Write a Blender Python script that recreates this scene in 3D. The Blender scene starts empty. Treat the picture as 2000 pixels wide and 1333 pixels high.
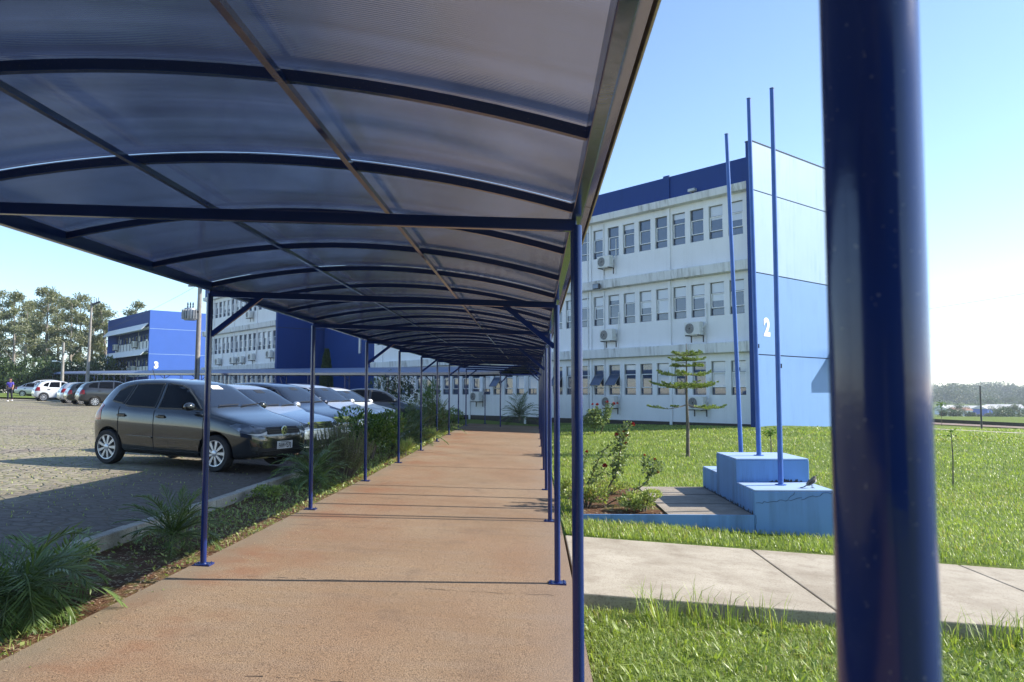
import bpy, bmesh, math, random
import numpy as np
from mathutils import Vector, Matrix
from mathutils.bvhtree import BVHTree
from mathutils.geometry import delaunay_2d_cdt

random.seed(7); RNG = np.random.default_rng(7)
SC = bpy.context.scene
COL = SC.collection
R = math.radians

# ------------------------------------------------------------------ helpers
def link(o, parent=None):
    COL.objects.link(o)
    if parent is not None:
        o.parent = parent
    return o

def tag(o, label=None, cat=None, group=None, kind=None):
    if label: o['label'] = label
    if cat: o['category'] = cat
    if group: o['group'] = group
    if kind: o['kind'] = kind
    return o

def empty(name, loc=(0, 0, 0), rz=0.0, parent=None):
    o = bpy.data.objects.new(name, None)
    o.empty_display_size = 0.2
    o.location = loc
    o.rotation_euler = (0, 0, rz)
    return link(o, parent)

def children(o):
    return [c for c in bpy.data.objects if c.parent == o]

def copy_tree(o, parent=None):
    kids = list(o.children)
    c = o.copy(); COL.objects.link(c)
    if parent is not None: c.parent = parent
    for k in kids: copy_tree(k, c)
    return c

class MB:
    def __init__(s): s.v = []; s.f = []; s.m = []; s.mi = 0
    def add(s, vs, fs):
        n = len(s.v)
        s.v += [tuple(x) for x in vs]
        for f in fs:
            s.f.append(tuple(i + n for i in f)); s.m.append(s.mi)
        return s
    def box(s, lo, hi, M=None):
        x0, y0, z0 = lo; x1, y1, z1 = hi
        vs = [(x0,y0,z0),(x1,y0,z0),(x1,y1,z0),(x0,y1,z0),(x0,y0,z1),(x1,y0,z1),(x1,y1,z1),(x0,y1,z1)]
        if M is not None: vs = [M @ Vector(v) for v in vs]
        return s.add(vs, [(0,3,2,1),(4,5,6,7),(0,1,5,4),(1,2,6,5),(2,3,7,6),(3,0,4,7)])
    def prism(s, poly, lo, hi, axis='y', M=None):
        n = len(poly)
        def P(a, b, h):
            return {'y': (a, h, b), 'x': (h, a, b), 'z': (a, b, h)}[axis]
        vs = [P(a, b, lo) for a, b in poly] + [P(a, b, hi) for a, b in poly]
        if M is not None: vs = [M @ Vector(v) for v in vs]
        fs = [tuple(range(n))[::-1], tuple(range(n, 2 * n))]
        fs += [(i, (i + 1) % n, n + (i + 1) % n, n + i) for i in range(n)]
        return s.add(vs, fs)
    def bar(s, pts, w, h, up=(0, 0, 1)):
        """rectangular tube along a polyline; w across, h along up"""
        pts = [Vector(p) for p in pts]; up = Vector(up); vs = []; fs = []
        for i, p in enumerate(pts):
            d = (pts[min(i + 1, len(pts) - 1)] - pts[max(i - 1, 0)]).normalized()
            r = d.cross(up).normalized(); u = r.cross(d).normalized()
            for a, b in ((-1, -1), (1, -1), (1, 1), (-1, 1)):
                vs.append(p + r * (a * w / 2) + u * (b * h / 2))
        for i in range(len(pts) - 1):
            for k in range(4):
                a = i * 4 + k; b = i * 4 + (k + 1) % 4
                fs.append((a, b, b + 4, a + 4))
        e = (len(pts) - 1) * 4
        fs += [(3, 2, 1, 0), (e, e + 1, e + 2, e + 3)]
        return s.add(vs, fs)
    def tube(s, pts, rad, n=8, cap=True):
        pts = [Vector(p) for p in pts]
        if not hasattr(rad, '__len__'): rad = [rad] * len(pts)
        vs = []; fs = []; ref = None
        for i, p in enumerate(pts):
            d = (pts[min(i + 1, len(pts) - 1)] - pts[max(i - 1, 0)])
            d = d.normalized() if d.length > 1e-9 else Vector((0, 0, 1))
            if ref is None:
                ref = Vector((1, 0, 0)) if abs(d.x) < .9 else Vector((0, 1, 0))
            r = (ref - d * ref.dot(d)).normalized(); ref = r; u = d.cross(r)
            for k in range(n):
                a = 2 * math.pi * k / n
                vs.append(p + (r * math.cos(a) + u * math.sin(a)) * rad[i])
        for i in range(len(pts) - 1):
            for k in range(n):
                a = i * n + k; b = i * n + (k + 1) % n
                fs.append((a, b, b + n, a + n))
        if cap:
            e = (len(pts) - 1) * n
            fs += [tuple(range(n))[::-1], tuple(range(e, e + n))]
        return s.add(vs, fs)
    def lathe(s, prof, n=24, M=None, cap=True):
        """profile (r, h) spun round local z"""
        vs = []; fs = []
        for r, h in prof:
            for k in range(n):
                a = 2 * math.pi * k / n
                vs.append(Vector((r * math.cos(a), r * math.sin(a), h)))
        if M is not None: vs = [M @ v for v in vs]
        for i in range(len(prof) - 1):
            for k in range(n):
                a = i * n + k; b = i * n + (k + 1) % n
                fs.append((a, b, b + n, a + n))
        if cap:
            e = (len(prof) - 1) * n
            fs += [tuple(range(n))[::-1], tuple(range(e, e + n))]
        return s.add(vs, fs)
    def build(s, name, mats, parent=None, smooth=False, bevel=0, angle=None):
        me = bpy.data.meshes.new(name)
        me.from_pydata([tuple(v) for v in s.v], [], s.f)
        if not isinstance(mats, (list, tuple)): mats = [mats]
        for m in mats: me.materials.append(m)
        if len(mats) > 1: me.polygons.foreach_set('material_index', s.m)
        bm = bmesh.new(); bm.from_mesh(me)
        bmesh.ops.recalc_face_normals(bm, faces=bm.faces)
        if bevel:
            es = [e for e in bm.edges if len(e.link_faces) == 2 and e.calc_face_angle(0) > 0.6]
            bmesh.ops.bevel(bm, geom=es, offset=bevel, segments=2, affect='EDGES', profile=.5, clamp_overlap=True)
        bm.to_mesh(me); bm.free()
        if smooth or angle:
            me.polygons.foreach_set('use_smooth', [True] * len(me.polygons))
            me.set_sharp_from_angle(angle=R(angle or 40))
        me.update()
        return link(bpy.data.objects.new(name, me), parent)

def np_mesh(name, V, T, mat, parent=None, tint=None, smooth=False):
    """fast triangle mesh from arrays; tint = per-vertex float attribute"""
    V = np.asarray(V, dtype=np.float32); T = np.asarray(T, dtype=np.int32)
    me = bpy.data.meshes.new(name)
    me.vertices.add(len(V)); me.vertices.foreach_set('co', V.ravel())
    me.loops.add(T.size); me.loops.foreach_set('vertex_index', T.ravel())
    me.polygons.add(len(T))
    me.polygons.foreach_set('loop_start', np.arange(0, T.size, 3, dtype=np.int32))
    me.polygons.foreach_set('loop_total', np.full(len(T), 3, dtype=np.int32))
    if smooth: me.polygons.foreach_set('use_smooth', np.ones(len(T), dtype=bool))
    me.update(calc_edges=True)
    if tint is not None:
        a = me.attributes.new('tint', 'FLOAT', 'POINT')
        a.data.foreach_set('value', np.asarray(tint, dtype=np.float32))
    me.materials.append(mat)
    return link(bpy.data.objects.new(name, me), parent)

def text_obj(name, body, size, mat, parent, M, extrude=.004, offset=0.0, sx=1.0):
    cu = bpy.data.curves.new(name, 'FONT'); cu.body = body; cu.size = size
    cu.align_x = 'CENTER'; cu.align_y = 'CENTER'; cu.extrude = extrude; cu.offset = offset
    t = bpy.data.objects.new(name + '_tmp', cu); COL.objects.link(t)
    dg = bpy.context.evaluated_depsgraph_get()
    me = bpy.data.meshes.new_from_object(t.evaluated_get(dg))
    bpy.data.objects.remove(t); bpy.data.curves.remove(cu)
    me.name = name
    me.transform(M @ Matrix.Diagonal((sx, 1, 1, 1)))
    me.materials.clear(); me.materials.append(mat)
    return link(bpy.data.objects.new(name, me), parent)

# ------------------------------------------------------------------ materials
class NT:
    def __init__(s, name):
        s.m = bpy.data.materials.new(name); s.m.use_nodes = True
        s.t = s.m.node_tree; s.t.nodes.clear()
        s.out = s.n('ShaderNodeOutputMaterial')
    def n(s, typ, **kw):
        x = s.t.nodes.new(typ)
        for k, v in kw.items():
            if k.startswith('_'): setattr(x, k[1:], v)
            else:
                kk = int(k[1:]) if k[0] == 'i' and k[1:].isdigit() else k.replace('__', ' ')
                x.inputs[kk].default_value = v
        return x
    def l(s, a, b): s.t.links.new(a, b)
    def pos(s, scale=(1, 1, 1), obj=False):
        if obj: c = s.n('ShaderNodeTexCoord').outputs['Object']
        else: c = s.n('ShaderNodeNewGeometry').outputs['Position']
        mp = s.n('ShaderNodeMapping'); mp.inputs['Scale'].default_value = scale
        s.l(c, mp.inputs['Vector']); return mp.outputs['Vector']
    def noise(s, vec, scale, detail=4, rough=.55):
        x = s.n('ShaderNodeTexNoise', Scale=scale, Detail=detail, Roughness=rough)
        s.l(vec, x.inputs['Vector']); return x.outputs['Fac']
    def ramp(s, fac, stops):
        x = s.n('ShaderNodeValToRGB'); e = x.color_ramp.elements
        while len(e) < len(stops): e.new(.5)
        for el, (p, c) in zip(e, stops):
            el.position = p; el.color = (*c, 1) if hasattr(c, '__len__') else (c, c, c, 1)
        s.l(fac, x.inputs['Fac']); return x.outputs['Color']
    def mix(s, fac, a, b, blend='MIX'):
        x = s.n('ShaderNodeMix', _data_type='RGBA', _blend_type=blend)
        for k, v in ((0, fac), (6, a), (7, b)):
            if hasattr(v, 'is_output'): s.l(v, x.inputs[k])
            elif k == 0: x.inputs[0].default_value = v
            else: x.inputs[k].default_value = (*v, 1) if len(v) == 3 else v
        return x.outputs[2]
    def math(s, op, a, b=0.0):
        x = s.n('ShaderNodeMath', _operation=op)
        for i, v in enumerate((a, b)):
            if hasattr(v, 'is_output'): s.l(v, x.inputs[i])
            else: x.inputs[i].default_value = v
        return x.outputs[0]
    def bump(s, h, strength=.3, dist=.01):
        x = s.n('ShaderNodeBump', Strength=strength, Distance=dist)
        s.l(h, x.inputs['Height']); return x.outputs['Normal']
    def bsdf(s, color=None, rough=.6, normal=None, **kw):
        x = s.n('ShaderNodeBsdfPrincipled')
        if color is not None:
            if hasattr(color, 'is_output'): s.l(color, x.inputs['Base Color'])
            else: x.inputs['Base Color'].default_value = (*color, 1)
        if hasattr(rough, 'is_output'): s.l(rough, x.inputs['Roughness'])
        else: x.inputs['Roughness'].default_value = rough
        if normal is not None: s.l(normal, x.inputs['Normal'])
        for k, v in kw.items(): x.inputs[k.replace('__', ' ')].default_value = v
        return x.outputs['BSDF']
    def done(s, sh): s.l(sh, s.out.inputs['Surface']); return s.m

def simple(name, col, rough=.6, var=.12, scale=6, bump=0, obj=True, **kw):
    t = NT(name); v = t.pos(obj=obj)
    f = t.noise(v, scale, 5)
    lo = tuple(c * (1 - var) for c in col); hi = tuple(min(1, c * (1 + var)) for c in col)
    c = t.ramp(f, [(.3, lo), (.7, hi)])
    nb = None
    if bump: nb = t.bump(t.noise(v, scale * 6, 4), bump, .01)
    return t.done(t.bsdf(c, rough, nb, **kw))

def leafmat(name, dark, light, trans=.35, rough=.5, dry=None, obj_random=False):
    """leaf / blade material: tint attribute picks the colour, part of the light passes through"""
    t = NT(name)
    a = t.n('ShaderNodeAttribute', _attribute_name='tint').outputs['Fac']
    st = [(.0, dark), (.8, light)]
    if dry: st += [(.93, light), (.97, dry)]
    c = t.ramp(a, st)
    b = t.bsdf(c, rough)
    tr = t.n('ShaderNodeBsdfTranslucent')
    c2 = t.mix(1.0, c, (1.25, 1.35, .55), 'MULTIPLY'); t.l(c2, tr.inputs['Color'])
    mx = t.n('ShaderNodeMixShader'); mx.inputs[0].default_value = trans
    t.l(b, mx.inputs[1]); t.l(tr.outputs[0], mx.inputs[2])
    return t.done(mx.outputs[0])

M = {}
def make_mats():
    # blue gloss enamel on steel
    t = NT('blue_enamel'); v = t.pos(obj=True)
    sp = t.noise(v, 240, 2); chips = t.ramp(sp, [(.73, 0), (.76, 1)])
    f = t.noise(v, 3, 4)
    c = t.ramp(f, [(.3, (.009, .022, .115)), (.7, (.012, .030, .150))])
    c = t.mix(t.math('MULTIPLY', t.ramp(sp, [(.70, 0.0), (.73, 1.0)]), .5), c, (.25, .27, .33))
    M['enamel'] = t.done(t.bsdf(c, t.ramp(t.noise(v, 20), [(.3, .08), (.7, .20)]), t.bump(t.noise(v, 60, 3), .03, .004), Specular__IOR__Level=.5))
    M['rail_metal'] = simple('aluminium_edge', (.42, .36, .28), .38, .25, 8, 0, Metallic=.7)
    # twin wall smoked polycarbonate
    t = NT('smoked_polycarbonate'); v = t.pos(obj=True)
    w = t.n('ShaderNodeTexWave', _wave_type='BANDS', _bands_direction='Y', Scale=26.0, Distortion=0.0)
    t.l(v, w.inputs['Vector'])
    ln = t.ramp(w.outputs['Fac'], [(.0, .55), (.5, 1.0)])
    big = t.ramp(t.noise(t.pos((1.2, .5, 1.2), True), 1.0, 3), [(.3, .85), (.7, 1.12)])
    k = t.mix(1.0, ln, big, 'MULTIPLY')
    stv = t.noise(t.pos((.10, 9.0, .10), True), 1.0, 4, .6); k = t.mix(1.0, k, t.ramp(stv, [(.30, .72), (.55, 1.0), (.75, 1.5)]), 'MULTIPLY')  # bright streaks of reflected light worked into the sheet colour
    dirt = t.ramp(t.noise(t.pos((2.2, .7, 2.2), True), 1.3, 6, .65), [(.45, 1.0), (.75, .62)]); k = t.mix(1.0, k, dirt, 'MULTIPLY')
    ca = t.mix(1.0, k, (.125, .175, .30), 'MULTIPLY'); cb = t.mix(1.0, k, (.100, .116, .155), 'MULTIPLY')
    tp = t.n('ShaderNodeBsdfTransparent'); t.l(ca, tp.inputs['Color'])
    tl = t.n('ShaderNodeBsdfTranslucent'); t.l(cb, tl.inputs['Color'])
    rf = t.n('ShaderNodeBsdfRefraction', Roughness=.22, IOR=1.02); t.l(ca, rf.inputs['Color'])
    m0 = t.n('ShaderNodeMixShader'); m0.inputs[0].default_value = .55
    t.l(tp.outputs[0], m0.inputs[1]); t.l(rf.outputs[0], m0.inputs[2])
    m1 = t.n('ShaderNodeMixShader'); m1.inputs[0].default_value = .42
    t.l(m0.outputs[0], m1.inputs[1]); t.l(tl.outputs[0], m1.inputs[2])
    df = t.n('ShaderNodeBsdfDiffuse'); df.inputs[0].default_value = (.03, .04, .075, 1)
    m15 = t.n('ShaderNodeMixShader'); m15.inputs[0].default_value = .30
    t.l(m1.outputs[0], m15.inputs[1]); t.l(df.outputs[0], m15.inputs[2])
    gl = t.n('ShaderNodeBsdfGlossy', Roughness=.14); gl.inputs[0].default_value = (.62, .76, 1, 1)
    bm_ = t.bump(w.outputs['Fac'], .10, .004); t.l(bm_, gl.inputs['Normal'])
    fr = t.n('ShaderNodeFresnel', IOR=1.5)
    m2 = t.n('ShaderNodeMixShader'); t.l(t.math('MULTIPLY', fr.outputs[0], .55), m2.inputs[0])
    t.l(m15.outputs[0], m2.inputs[1]); t.l(gl.outputs[0], m2.inputs[2])
    M['poly'] = t.done(m2.outputs[0])

    # rough red-brown concrete of the walkway
    t = NT('walkway_concrete'); v = t.pos()
    f1 = t.noise(v, .55, 4); f2 = t.noise(v, 105, 3, .7); f3 = t.noise(t.pos((.7, 3.0, 1)), 2.2, 5)
    f4 = t.noise(v, 230, 2, .6)
    c = t.ramp(f1, [(.3, (.255, .168, .098)), (.7, (.345, .245, .155))])
    c = t.mix(t.ramp(f3, [(.42, 0), (.75, .55)]), c, (.30, .235, .175))
    rd = t.ramp(t.noise(t.pos((1, .45, 1)), .5, 5, .6), [(.40, 0), (.62, .9)])
    c = t.mix(t.math('MULTIPLY', rd, .65), c, (.275, .150, .082))
    st_ = t.ramp(t.noise(t.pos((1.3, 1.3, 1)), 1.1, 6, .65), [(.56, 0), (.68, .45)])
    c = t.mix(st_, c, (.17, .115, .08))
    c = t.mix(t.ramp(f2, [(.38, .95), (.53, 0)]), c, (.085, .052, .034))
    c = t.mix(t.ramp(f4, [(.58, 0), (.74, .7)]), c, (.56, .46, .35))
    # worn grey edge along the two long sides (a real strip of older concrete)
    sx = t.n('ShaderNodeSeparateXYZ'); t.l(v, sx.inputs[0])
    ed = t.math('ADD', sx.outputs[0], t.math('MULTIPLY', t.math('SUBTRACT', t.noise(v, 1.6, 5), .5), .55))
    e1 = t.ramp(t.math('ADD', ed, 4.0), [(.0, 0), (1, 1)])
    lf = t.n('ShaderNodeMapRange'); t.l(ed, lf.inputs[0])
    for k2, vv in ((1, -2.98), (2, -2.62), (3, .62), (4, 0.0)): lf.inputs[k2].default_value = vv
    sp = t.math('MULTIPLY', t.ramp(t.noise(v, .9, 5, .6), [(.48, 0), (.6, .8)]), t.ramp(t.math('ADD', t.math('MULTIPLY', ed, -.55), -.85), [(.0, 0), (.75, 1)]))
    c = t.mix(sp, c, (.23, .105, .055))
    c = t.mix(lf.outputs[0], c, (.20, .175, .125))
    rt = t.n('ShaderNodeMapRange'); t.l(ed, rt.inputs[0])
    for k2, vv in ((1, -.15), (2, .3), (3, 0.0), (4, .5)): rt.inputs[k2].default_value = vv
    c = t.mix(rt.outputs[0], c, (.24, .19, .15))
    h = t.math('ADD', t.math('MULTIPLY', f2, 1.0), t.math('MULTIPLY', f4, .5))
    M['walk'] = t.done(t.bsdf(c, .92, t.bump(h, .55, .010), Specular__IOR__Level=.25))
    # pale concrete
    def conc(name, a, b, dirt, sc=1.4, amt=.5):
        t = NT(name); v = t.pos()
        f1 = t.noise(v, sc, 6, .6); f2 = t.noise(v, 70, 3, .7)
        c = t.ramp(f1, [(.3, a), (.68, b)])
        c = t.mix(t.ramp(t.noise(v, sc * 2.6, 6, .65), [(.48, 0), (.72, amt)]), c, dirt)
        c = t.mix(t.ramp(f2, [(.34, .5), (.48, 0)]), c, tuple(x * .5 for x in dirt))
        return t.done(t.bsdf(c, .9, t.bump(f2, .4, .006), Specular__IOR__Level=.25))
    M['path'] = conc('pale_path_concrete', (.33, .285, .22), (.47, .42, .335), (.20, .155, .11))
    M['slab'] = conc('slab_concrete', (.27, .235, .19), (.40, .35, .29), (.17, .14, .11), 1.8)
    M['kerb'] = conc('kerb_concrete', (.34, .31, .26), (.50, .46, .39), (.17, .12, .08), 3.0)
    M['pole_conc'] = conc('pole_concrete', (.26, .24, .22), (.38, .36, .33), (.20, .18, .16), 2.0)
    # irregular basalt setts
    t = NT('basalt_setts'); v = t.pos()
    wob = t.n('ShaderNodeTexNoise', Scale=2.0, Detail=3); t.l(v, wob.inputs['Vector'])
    vv = t.n('ShaderNodeVectorMath', _operation='MULTIPLY_ADD'); t.l(wob.outputs['Color'], vv.inputs[0]); vv.inputs[1].default_value = (.18, .18, 0); t.l(v, vv.inputs[2])
    vo = t.n('ShaderNodeTexVoronoi', _feature='DISTANCE_TO_EDGE', Scale=5.6, Randomness=.95); t.l(vv.outputs[0], vo.inputs['Vector'])
    vc = t.n('ShaderNodeTexVoronoi', Scale=5.6, Randomness=.95); t.l(vv.outputs[0], vc.inputs['Vector'])
    st = t.mix(t.ramp(vc.outputs['Color'], [(.2, 0), (.8, 1)]), (.20, .17, .135), (.35, .305, .245))
    st = t.mix(t.ramp(t.noise(v, .22, 4), [(.4, 0), (.7, .5)]), st, (.30, .24, .18))
    gap = t.ramp(vo.outputs['Distance'], [(.02, 1), (.075, 0)])
    moss = t.ramp(t.noise(v, .35, 5, .6), [(.36, 0), (.54, 1)])
    gc = t.mix(moss, (.050, .040, .032), (.20, .20, .075))
    c = t.mix(gap, st, gc)
    c = t.mix(t.math('MULTIPLY', moss, t.ramp(t.noise(v, 9, 5, .65), [(.42, 0), (.58, .8)])), c, (.27, .255, .135))
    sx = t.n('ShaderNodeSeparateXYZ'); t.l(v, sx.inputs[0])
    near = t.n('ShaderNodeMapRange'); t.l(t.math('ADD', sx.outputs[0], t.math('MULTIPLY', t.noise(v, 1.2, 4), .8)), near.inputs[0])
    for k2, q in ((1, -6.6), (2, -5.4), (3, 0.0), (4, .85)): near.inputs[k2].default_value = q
    c = t.mix(near.outputs[0], c, t.ramp(t.noise(v, 30, 5, .7), [(.3, (.075, .058, .050)), (.7, (.13, .10, .088))]))  # strip under the canopy shadow also darkened in the stone colour
    hh = t.math('SUBTRACT', t.math('MINIMUM', vo.outputs['Distance'], .12), t.math('MULTIPLY', t.noise(v, 40, 3), -.02))
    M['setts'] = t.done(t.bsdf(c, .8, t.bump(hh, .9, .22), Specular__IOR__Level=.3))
    # soils / lawn ground
    t = NT('lawn_soil'); v = t.pos()
    f = t.noise(v, 1.1, 6, .6); f2 = t.noise(v, 22, 4, .7)
    c = t.ramp(f2, [(.3, (.075, .115, .022)), (.7, (.19, .26, .055))])
    c = t.mix(t.ramp(f, [(.35, .45), (.6, 0)]), c, (.19, .22, .065))
    c = t.mix(t.ramp(t.noise(v, .22, 4), [(.55, 0), (.75, .35)]), c, (.16, .22, .06))
    M['lawn'] = t.done(t.bsdf(c, .95, t.bump(f2, .8, .05), Specular__IOR__Level=.1))
    t = NT('bed_soil'); v = t.pos()
    f = t.noise(v, 3.5, 6, .65); f2 = t.noise(v, 45, 4, .7)
    c = t.ramp(f2, [(.3, (.085, .042, .025)), (.7, (.21, .115, .07))])
    c = t.mix(t.ramp(f, [(.48, 0), (.62, .7)]), c, (.17, .19, .06))
    M['soil'] = t.done(t.bsdf(c, .95, t.bump(f2, .9, .04), Specular__IOR__Level=.1))
    # painted walls with dirt streaks
    def wall(name, col, dirt, amt, rough=.7, streak=True, spec=.4):
        t = NT(name); v = t.pos()
        f = t.noise(v, .9, 5, .6)
        c = t.ramp(f, [(.3, tuple(x * .95 for x in col)), (.7, col)])
        if amt:
            s1 = t.noise(t.pos((3.2, 3.2, .30)), 1.0, 6, .72); s2 = t.noise(v, .8, 3)
            m_ = t.math('MULTIPLY', t.ramp(s1, [(.46, 0), (.66, 1)]), t.ramp(s2, [(.4, .15), (.62, 1)]))
            c = t.mix(t.math('MULTIPLY', m_, amt), c, dirt)
        return t.done(t.bsdf(c, rough, t.bump(t.noise(v, 25, 3), .06, .01), Specular__IOR__Level=spec))
    M['white_wall'] = wall('white_wall', (.83, .835, .84), (.42, .42, .40), .22)
    M['ledge'] = wall('weathered_ledge', (.74, .75, .75), (.20, .19, .17), .9)
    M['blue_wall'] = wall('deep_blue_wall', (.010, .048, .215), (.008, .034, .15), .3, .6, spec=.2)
    M['mid_blue'] = wall('bright_blue_wall', (.046, .130, .50), (.04, .12, .42), .15, .55)
    M['light_blue'] = wall('light_blue_wall', (.30, .435, .63), (.18, .30, .50), .5, .5)
    M['light_blue_low'] = wall('sky_blue_wall_panel', (.145, .29, .58), (.10, .215, .45), .5, .5)
    M['podium'] = wall('podium_blue', (.155, .32, .61), (.06, .10, .16), .65, .7)
    M['podium_top'] = wall('podium_pale_top', (.34, .48, .70), (.30, .30, .30), .6, .75)  # step tops a paler blue than the faces
    M['pole_blue'] = simple('flagpole_blue', (.048, .135, .43), .35, .15, 4)
    M['groove'] = simple('dark_joint', (.02, .035, .08), .8)
    M['concrete_base'] = simple('dark_plinth', (.05, .045, .04), .9)
    M['frame'] = simple('window_frame', (.85, .86, .86), .45, .05)
    M['frame_dark'] = simple('window_frame_dark', (.16, .17, .18), .5, .05)
    t = NT('window_glass'); M['glass'] = t.done(t.bsdf((.050, .075, .135), .03, None, IOR=1.8))
    t = NT('window_blind'); v = t.pos(obj=True)
    w = t.n('ShaderNodeTexWave', _bands_direction='Z', Scale=9.0); t.l(v, w.inputs['Vector'])
    M['blind'] = t.done(t.bsdf(t.ramp(w.outputs['Fac'], [(.0, (.52, .55, .60)), (.5, (.64, .67, .72))]), .12, None, IOR=1.6))
    M['white_paint'] = simple('white_paint', (.85, .86, .88), .55, .03)
    M['plastic_white'] = simple('white_plastic', (.68, .68, .65), .5, .08, 5)
    M['dark_metal'] = simple('dark_metal', (.05, .05, .055), .5, .2)
    M['black_gap'] = simple('black_gap', (.012, .012, .014), .7)
    M['galv'] = simple('galvanised_grey', (.40, .42, .44), .45, .15, Metallic=.4)
    M['bark'] = simple('bark', (.15, .125, .10), .9, .35, 9, .6)
    M['bark_pale'] = simple('pale_bark', (.26, .235, .205), .9, .3, 4, .4)
    M['wood_grey'] = simple('weathered_wood', (.27, .25, .22), .85, .3, 7, .4)
    M['leaf_palm'] = leafmat('palm_leaf', (.040, .085, .020), (.19, .27, .075), .25, .42)
    M['leaf_bush'] = leafmat('bush_leaf', (.032, .080, .016), (.15, .26, .05), .25, .35)
    M['leaf_rosemary'] = leafmat('rosemary_leaf', (.085, .115, .050), (.23, .27, .13), .25, .6)
    M['leaf_dark'] = leafmat('dark_leaf', (.024, .048, .016), (.085, .135, .042), .2, .5)
    M['leaf_pine'] = leafmat('pine_needle', (.07, .12, .03), (.31, .38, .10), .25, .55)
    M['leaf_rose'] = leafmat('rose_leaf', (.05, .095, .028), (.30, .36, .16), .25, .3)
    M['leaf_cover'] = leafmat('cover_leaf', (.085, .13, .03), (.40, .46, .15), .3, .5, dry=(.40, .30, .19))
    M['leaf_gum'] = leafmat('eucalypt_leaf', (.11, .122, .075), (.29, .30, .185), .35, .5)
    M['leaf_far'] = leafmat('far_leaf', (.045, .07, .035), (.12, .15, .07), .2, .6)
    M['grass'] = leafmat('grass_blade', (.11, .165, .028), (.385, .465, .13), .38, .42, dry=(.42, .36, .17))
    M['petal'] = simple('rose_petal', (.42, .012, .022), .5, .3, 30)
    M['petal_orange'] = simple('faded_petal', (.50, .13, .05), .5, .3, 30)
    M['stem'] = simple('rose_stem', (.10, .075, .04), .8, .3)
make_mats()

# ------------------------------------------------------------------ terrain
def sstep(a, b, x):
    t = np.clip((x - a) / (b - a), 0, 1); return t * t * (3 - 2 * t)
def ramp(Y): return .14 * np.clip((np.asarray(Y, float) - 14) / 18, 0, 1)
XL, XR = -2.91, .195           # the two post lines
def walk_z(X, Y): return -.045 * (np.asarray(X, float) - XL) + ramp(Y)
def lot_z(X):
    X = np.asarray(X, float)
    return np.where(X > -5.3, .13 + .08 * np.clip((-4.15 - X) / 1.15, 0, 1), .21 + .021 * np.clip(-5.3 - X, 0, 60))
def lawn_z(X, Y):
    X = np.asarray(X, float); Y = np.asarray(Y, float)
    base = -.146 + ramp(Y)
    s = -.069 + .092 * np.clip((Y - 9) / 23, 0, 1)
    d = X - .33
    z = base + s * np.minimum(d, 9) - .045 * np.clip(d - 9, 0, 30) * sstep(8, 12, d)
    z = z - np.where(Y < 6.66, .13, 0) - np.where((Y > 6.7) & (Y < 9.25) & (X < 14.1), .13, 0)
    z = z - 7.5 * sstep(70, 380, Y + .2 * X) + 7.5 * sstep(450, 1000, Y)
    return z
def ground_z(X, Y):
    X = np.asarray(X, float); Y = np.asarray(Y, float)
    left = lot_z(X) + ramp(Y) * 0
    mid = walk_z(X, Y)
    w1 = sstep(-3.0, -4.3, X)
    z = np.where(X > .3295, lawn_z(X, Y), mid * (1 - w1) + left * w1)
    return z

def axis_pts(lo, hi, fine):
    a = list(fine); step = fine[1] - fine[0]; x = fine[0]
    while x > lo: step *= 1.25; x -= step; a.insert(0, x)
    step = fine[-1] - fine[-2]; x = fine[-1]
    while x < hi: step *= 1.25; x += step; a.append(x)
    return np.array(a)
def sheet(name, xs, ys, zf, mat, kind='structure'):
    X, Y = np.meshgrid(xs, ys); Z = zf(X, Y)
    V = np.stack([X.ravel(), Y.ravel(), Z.ravel()], 1); nx = len(xs); ny = len(ys)
    i = np.arange(nx * ny).reshape(ny, nx)
    a, b, c, d = i[:-1, :-1].ravel(), i[:-1, 1:].ravel(), i[1:, 1:].ravel(), i[1:, :-1].ravel()
    T = np.concatenate([np.stack([a, b, c], 1), np.stack([a, c, d], 1)])
    return tag(np_mesh(name, V, T, mat, smooth=True), kind=kind)
gx = np.unique(np.concatenate([axis_pts(-900, 900, np.arange(.33, 14, .5)), [-4.3, -3.0, .329]]))
gy = axis_pts(-300, 1600, np.arange(0, 40, .5))
gy = np.unique(np.concatenate([gy, np.arange(40, 110, 2.0), [6.655, 6.705, 9.245, 9.30]]))
def gz(X, Y):
    z = ground_z(X, Y)
    return z - np.where(X < .3295, .14, 0)
sheet('ground', gx, gy, gz, M['lawn'])
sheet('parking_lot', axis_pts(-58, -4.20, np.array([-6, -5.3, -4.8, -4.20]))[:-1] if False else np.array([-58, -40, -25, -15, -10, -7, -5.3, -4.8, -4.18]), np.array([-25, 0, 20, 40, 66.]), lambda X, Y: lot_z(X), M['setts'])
sheet('garden_bed', np.array([-4.06, -3.7, -3.3, -2.98]), np.arange(-20, 36, 1.0), lambda X, Y: walk_z(X, Y) - .03 + .0 * X, M['soil'])

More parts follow.
